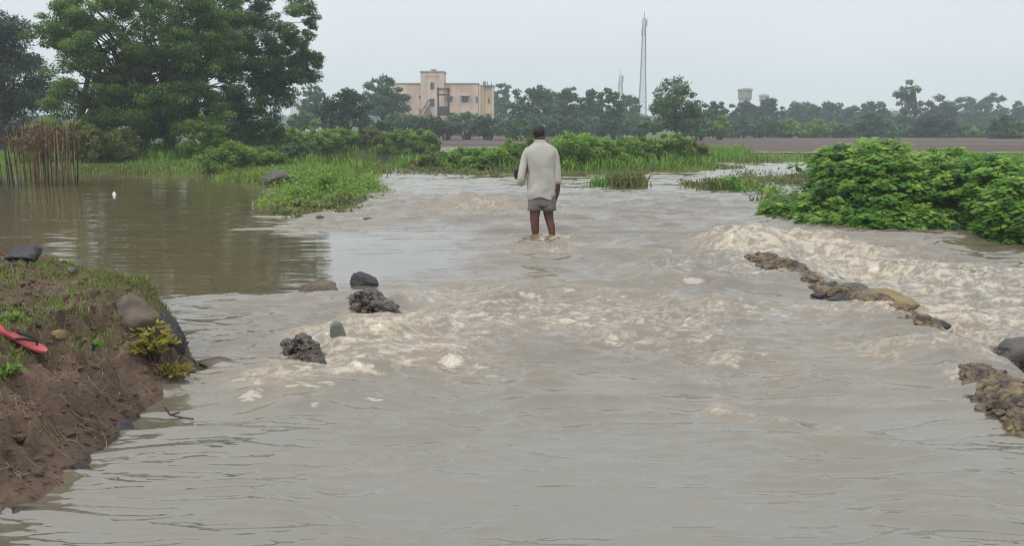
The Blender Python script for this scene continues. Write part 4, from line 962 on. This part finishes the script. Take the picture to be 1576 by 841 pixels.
mb = MB(); col = [bodyring(q(830, py, .012), r1, r1 * .95, 24, 0, 0, 2) for py, r1 in [(220, .078), (217, .073), (215.6, .068), (215.6, .062), (218.5, .06)]]; mb.loft(col, False); mb.build('collar', MATS['shirt'], man, True)
# shorts
mb = MB(); top_ = [bodyring(q(834.2, py), w_ * K, dp, 28, .02, 7) for py, w_, dp in [(297, 20.5, .125), (303, 21.4, .132), (309, 21.8, .135), (313, 21.4, .134), (316.5, 20.5, .12)]]; mb.loft(top_, True)
for cx, s_ in ((823.6, -1), (844.4, 1)):
    lg = [bodyring(q(cx + s_ * d_, py, 0), w_ * K, dp, 22, .035, s_ * 5) for py, w_, dp, d_ in [(306, 10.6, .122, -.2), (312, 11.0, .122, 0), (318, 11.0, .112, .3), (323.5, 11.3, .108, .5), (323.7, 10.4, .098, .5), (319, 10.0, .095, .4)]]; mb.loft(lg, False)
mb.build('shorts', MATS['shorts'], man, True)
# what he carries: a small dark bag in front of his left forearm, seen past the sleeve
c = q(798, 268, .27); mb = MB()
mb.loft([[c + Vector((x * w_, y * w_, z)) for x, y in [(-.055, -.05), (.075, -.05), (.09, 0), (.075, .05), (-.055, .05), (-.07, 0)]] for z, w_ in [(-.085, .6), (-.07, .95), (0, 1.1), (.06, .9), (.085, .5)]])
o = mb.build('carried_bag', MATS['black_plastic'], None, True, (MX, MY, 0), .01); o.modifiers.new('s', 'SUBSURF').render_levels = 2
tag(o, 'small black bag held in front by the wading man, showing at his left elbow', 'bag')

# ------------------------------------------------------------------ pink building
def building():
    Y = 150.0; k = Y / F
    X = lambda px: (px - CW / 2) * k
    Zp = lambda py: CAMZ - (py - HOR) * k
    xr = X(692); root = empty('pink_building', (xr, Y, .3), 'two storey pale pink building with a square stair tower and dark windows', 'building')
    r = root
    def B(mb, x0, x1, y0, y1, z0, z1): mb.box(X(x0) - xr, X(x1) - xr, y0, y1, Zp(z0) - .3, Zp(z1) - .3)
    mb = MB(); B(mb, 606, 737, 0, 9, 200, 131.5); mb.build('wall', MATS['wall_pink'], r)
    mb = MB(); B(mb, 737, 745, .5, 8.5, 200, 133); B(mb, 745, 759.5, .9, 9, 200, 134); mb.build('side_wing', MATS['wall_yellow'], r)
    mb = MB(); B(mb, 737.5, 740.5, .1, .5, 200, 133); B(mb, 757.2, 760, .55, .9, 200, 134); mb.build('pilaster', MATS['wall_pink'], r)
    mb = MB(); B(mb, 605, 738, -.12, 9.1, 131.5, 129.8); B(mb, 738, 760.5, .4, 9.1, 134, 132.4); mb.build('parapet', MATS['trim_grey'], r)
    mb = MB(); B(mb, 651, 686, -1.0, 4, 200, 114.5); t_ = mb.build('tower', MATS['wall_pink'], r)
    mb = MB(); B(mb, 650, 687, -1.12, 4.1, 114.5, 112.8); B(mb, 665, 673, .8, 2.2, 112.8, 109); mb.build('tower_roof', MATS['trim_grey'], t_)
    mb = MB(); B(mb, 655.2, 682, -1.08, -1.0, 120, 118.5); B(mb, 656, 659, -1.1, -1.0, 200, 119); B(mb, 679, 682, -1.1, -1.0, 200, 119); mb.build('tower_band', MATS['wall_pink'], t_)
    def win(x0, x1, y0, y1, yo=0, awn=False, par=r):
        mb = MB(); B(mb, x0, x1, yo - .03, yo + .05, y1, y0); wn_ = mb.build('window', MATS['glass_dark'], par)
        mb = MB(); xm = (x0 + x1) / 2
        for a, b_ in ((x0 - .5, x0 + .3), (x1 - .3, x1 + .5), (xm - .2, xm + .2)): B(mb, a, b_, yo - .07, yo - .031, y1, y0)
        B(mb, x0 - .5, x1 + .5, yo - .07, yo - .031, y1 + .6, y1); mb.build('frame', MATS['trim_grey'], wn_)
        if awn: mb = MB(); B(mb, x0 - 2, x1 + 2, yo - .9, yo, y0 - .2, y0 - 1.4); mb.build('awning', MATS['wall_yellow'], wn_)
    win(622, 632, 149, 157, 0, True); win(647.5, 650, 148.5, 152); win(647.5, 650, 169, 172.5)
    win(666, 671, 129.5, 139, -1.0, par=t_); win(664.5, 671, 153.5, 164.5, -1.0, par=t_)
    win(690, 697, 150, 157.5, 0, True); win(712, 721.5, 149.5, 158, 0, True); win(733.5, 736, 149.5, 158.5)
    win(751.5, 754, 151, 159, .9); win(692, 698, 174, 182, 0, True); win(711, 724, 174.5, 182, 0, True); win(733.5, 736, 174, 182); win(750, 753, 176, 183.5, .9, True)
    mb = MB(); B(mb, 743, 748, 3, 4.5, 131.5, 126); 
    for a in (745, 750, 756): mb.tube([(X(a) - xr, 4, Zp(133) - .3), (X(a) - xr, 4, Zp(125.5) - .3)], .06, 4)
    mb.build('roof_tank', MATS['trim_grey'], r)
    # outside stair climbing to the first floor
    mb = MB(); n = 14
    for i in range(n):
        t0 = i / n; B(mb, 651 + 13 * t0, 651 + 13 * (i + 1) / n, -2.2, -1.15, 200, 182 - 22 * t0)
    mb.build('stair', MATS['stair_brown'], r)
    mb = MB(); mb.tube([(X(650) - xr, -2.3, Zp(178) - .3), (X(664) - xr, -2.3, Zp(155) - .3)], .14, 5); mb.build('handrail', MATS['stair_brown'], r)
    return root
building()
# white house far left
Y = 160; k = Y / F; p = at(458, 172, Y); root = empty('white_house', (p.x, Y, .3), 'small white flat roofed house half hidden left of the hazy trees', 'house')
mb = MB(); mb.box(-1.2, 2.4, 0, 5, 0, at(0, 164, Y).z - .3); mb.box(-1.2, .1, -.3, 0, 0, at(0, 151, Y).z - .3); mb.box(-1.2, .1, 0, 5, at(0, 164, Y).z - .3, at(0, 151, Y).z - .3); mb.build('wall', MATS['wall_white'], root)
for x in (.5, 1.2, 1.9, -.8):
    mb = MB(); yo = -.33 if x < 0 else -.03; z = at(0, 170, Y).z - .3 if x > 0 else at(0, 158, Y).z - .3; mb.box(x - .17, x + .17, yo, yo + .02, z - .3, z + .3); mb.build('window', MATS['glass_dark'], root)
mb = MB(); z = at(0, 164, Y).z - .3; mb.box(.12, 2.6, -.35, 5.1, z, z + .12); mb.build('roof', MATS['trim_grey'], root)
# power stand: two posts with cross arms and a transformer
Y = 112; k = Y / F; p = at(682, 186, Y); root = empty('power_stand', (p.x, Y, .3), 'twin pole electric stand with cross arms and a transformer in front of the pink building', 'power pole')
zt = at(0, 134.5, Y).z - .3
for x in (-7 * k, 8.5 * k):
    mb = MB(); mb.tube([(x, 0, 0), (x, 0, zt)], [.15, .11], 8); mb.build('post', MATS['steel_dark'], root, True)
mb = MB()
for py in (137, 145.5): z = at(0, py, Y).z - .3; mb.box(-9 * k, 11 * k, -.16, -.1, z - .1, z + .1)
mb.build('cross_arm', MATS['steel_dark'], root)
for px in (678, 683, 688, 693):
    mb = MB(); z = at(0, 139.5, Y).z - .3; mb.tube([((px - 682) * k, -.13, z - .15), ((px - 682) * k, -.13, z + .05)], [.09, .05], 6); mb.build('insulator', MATS['steel_dark'], root)
mb = MB(); z = at(0, 170, Y).z - .3; mb.box(-6 * k, 7 * k, -.5, .5, z - .6, z + .5)
for i in range(6): mb.box(-5.5 * k + i * 2.2 * k, -5.1 * k + i * 2.2 * k, -.62, -.5, z - .5, z + .4)
mb.build('transformer', MATS['steel'], root)
# lattice masts
def mast(label, px, top, Y, wb, wt, rleg, n, skew=0):
    k = Y / F; p = at(px, 196, Y); root = empty('lattice_mast', (p.x, Y, .5), label, 'mast'); H = at(px, top, Y).z - .5
    def c(i, z): w_ = (wb + (wt - wb) * (z / H) ** .8) / 2; return Vector(((-w_, w_, w_, -w_)[i], (-w_, -w_, w_, w_)[i], z))
    for i in range(4): mb = MB(); mb.tube([c(i, 0), c(i, H * .5), c(i, H)], rleg, 5); mb.build('leg', MATS['steel'], root)
    mb = MB(); zs = [H * (1 - (1 - i / n) ** 1.15) for i in range(n + 1)]
    for a, b_ in zip(zs[:-1], zs[1:]):
        for i in range(4): j = (i + 1) % 4; mb.tube([c(i, a), c(j, b_)], rleg * .32, 4, False); mb.tube([c(j, a), c(i, b_)], rleg * .32, 4, False); mb.tube([c(i, b_), c(j, b_)], rleg * .32, 4, False)
    mb.build('bracing', MATS['steel'], root)
    mb = MB(); mb.tube([(0, 0, H), (0, 0, H + 10 * k)], .10, 5); mb.build('tip', MATS['steel'], root)
    for i, (dz, a) in enumerate([(.4, 0), (.4, 2.1), (.4, 4.2), (3.0, 1), (3.4, 3.4)]):
        mb = MB(); mb.box(-.25, .25, -.12, .12, -1.1, 1.1, Matrix.Translation((math.cos(a) * (wt / 2 + .4), math.sin(a) * (wt / 2 + .4), H - 1 - dz))); mb.build('antenna_panel', MATS['steel_pale'], root)
    return root
mast('tall thin lattice mast tapering to a point high above the tree line', 988, 28, 300, 2.7, .8, .085, 26)
mast('short pale mast just topping the trees left of the tall one', 954, 116, 420, 2.4, 1.3, .14, 14)
# water tanks on columns
def tank(label, px, top, bot, hw, Y):
    k = Y / F; p = at(px, 196, Y); root = empty('water_tank', (p.x, Y, .5), label, 'water tank'); z0 = at(0, bot, Y).z - .5; z1 = at(0, top, Y).z - .5; r = hw * k
    def ring(rr, z): return [Vector((math.cos(a) * rr, math.sin(a) * rr, z)) for a in [i * math.pi / 12 for i in range(24)]]
    mb = MB(); mb.loft([ring(r * .82, z0), ring(r * .92, z0 + .5), ring(r * .92, z1)]); mb.build('tank', MATS['concrete_grey'], root)
    mb = MB(); mb.loft([ring(r * 1.08, z1), ring(r * 1.08, z1 + .35), ring(r * .3, z1 + .8)]); mb.build('roof', MATS['concrete_grey'], root)
    for i in range(6):
        a = i * math.pi / 3 + .3; x, y = math.cos(a) * r * .7, math.sin(a) * r * .7; mb = MB(); mb.tube([(x, y, 0), (x, y, z0)], .25, 8); mb.build('column', MATS['concrete_grey'], root, True)
    for z in (z0 * .35, z0 * .7): mb = MB(); [mb.tube([(math.cos(a) * r * .7, math.sin(a) * r * .7, z), (math.cos(a + math.pi / 3) * r * .7, math.sin(a + math.pi / 3) * r * .7, z)], .15, 4) for a in [i * math.pi / 3 + .3 for i in range(6)]]; mb.build('ring_beam', MATS['concrete_grey'], root)
tank('larger pale concrete water tank on columns above the dark trees', 1144.5, 139.5, 154, 11, 250)
tank('smaller water tank just showing right of the larger one', 1174, 148.5, 157, 7.5, 290)
# small things at the foot of the far trees
p = at(533, 194, 72); mb = MB(); mb.loft([[Vector((math.cos(a) * r_, math.sin(a) * r_ * .7, z)) for a in [i * math.pi / 4 for i in range(8)]] for z, r_ in [(-.6, .16), (0, .2), (.35, .15), (.5, .08), (.62, .07)]])
tag(mb.build('boundary_stone', MATS['white_paint'], None, True, (p.x, 72, .6)), 'small whitewashed boundary stone in front of the layered dark tree', 'boundary stone')
p = G(1515, 262, .2); 
mb = MB(); mb.tube([(0, 0, -.3), (.02, 0, .62)], .022, 6); tag(mb.build('field_post', MATS['bark'], None, True, (at(1516, 248, 24).x, 24, .3)), 'thin wooden post standing behind the broad leaved shrubs', 'post')
# far-off woods closing the horizon
r_ = np.random.default_rng(9); n = 60000; x = r_.uniform(-420, 420, n); env = (7.5 + 3.5 * fbm(x * .03, x * 0, 3, 3) + 2 * perlin(x * .15, x * 0, 6)); y = 420 + 40 * fbm(x * .01, x * 0, 4, 2) + r_.uniform(0, 10, n)
z = .3 + env * r_.random(n) ** .8; P = np.stack([x, y, z], 1)
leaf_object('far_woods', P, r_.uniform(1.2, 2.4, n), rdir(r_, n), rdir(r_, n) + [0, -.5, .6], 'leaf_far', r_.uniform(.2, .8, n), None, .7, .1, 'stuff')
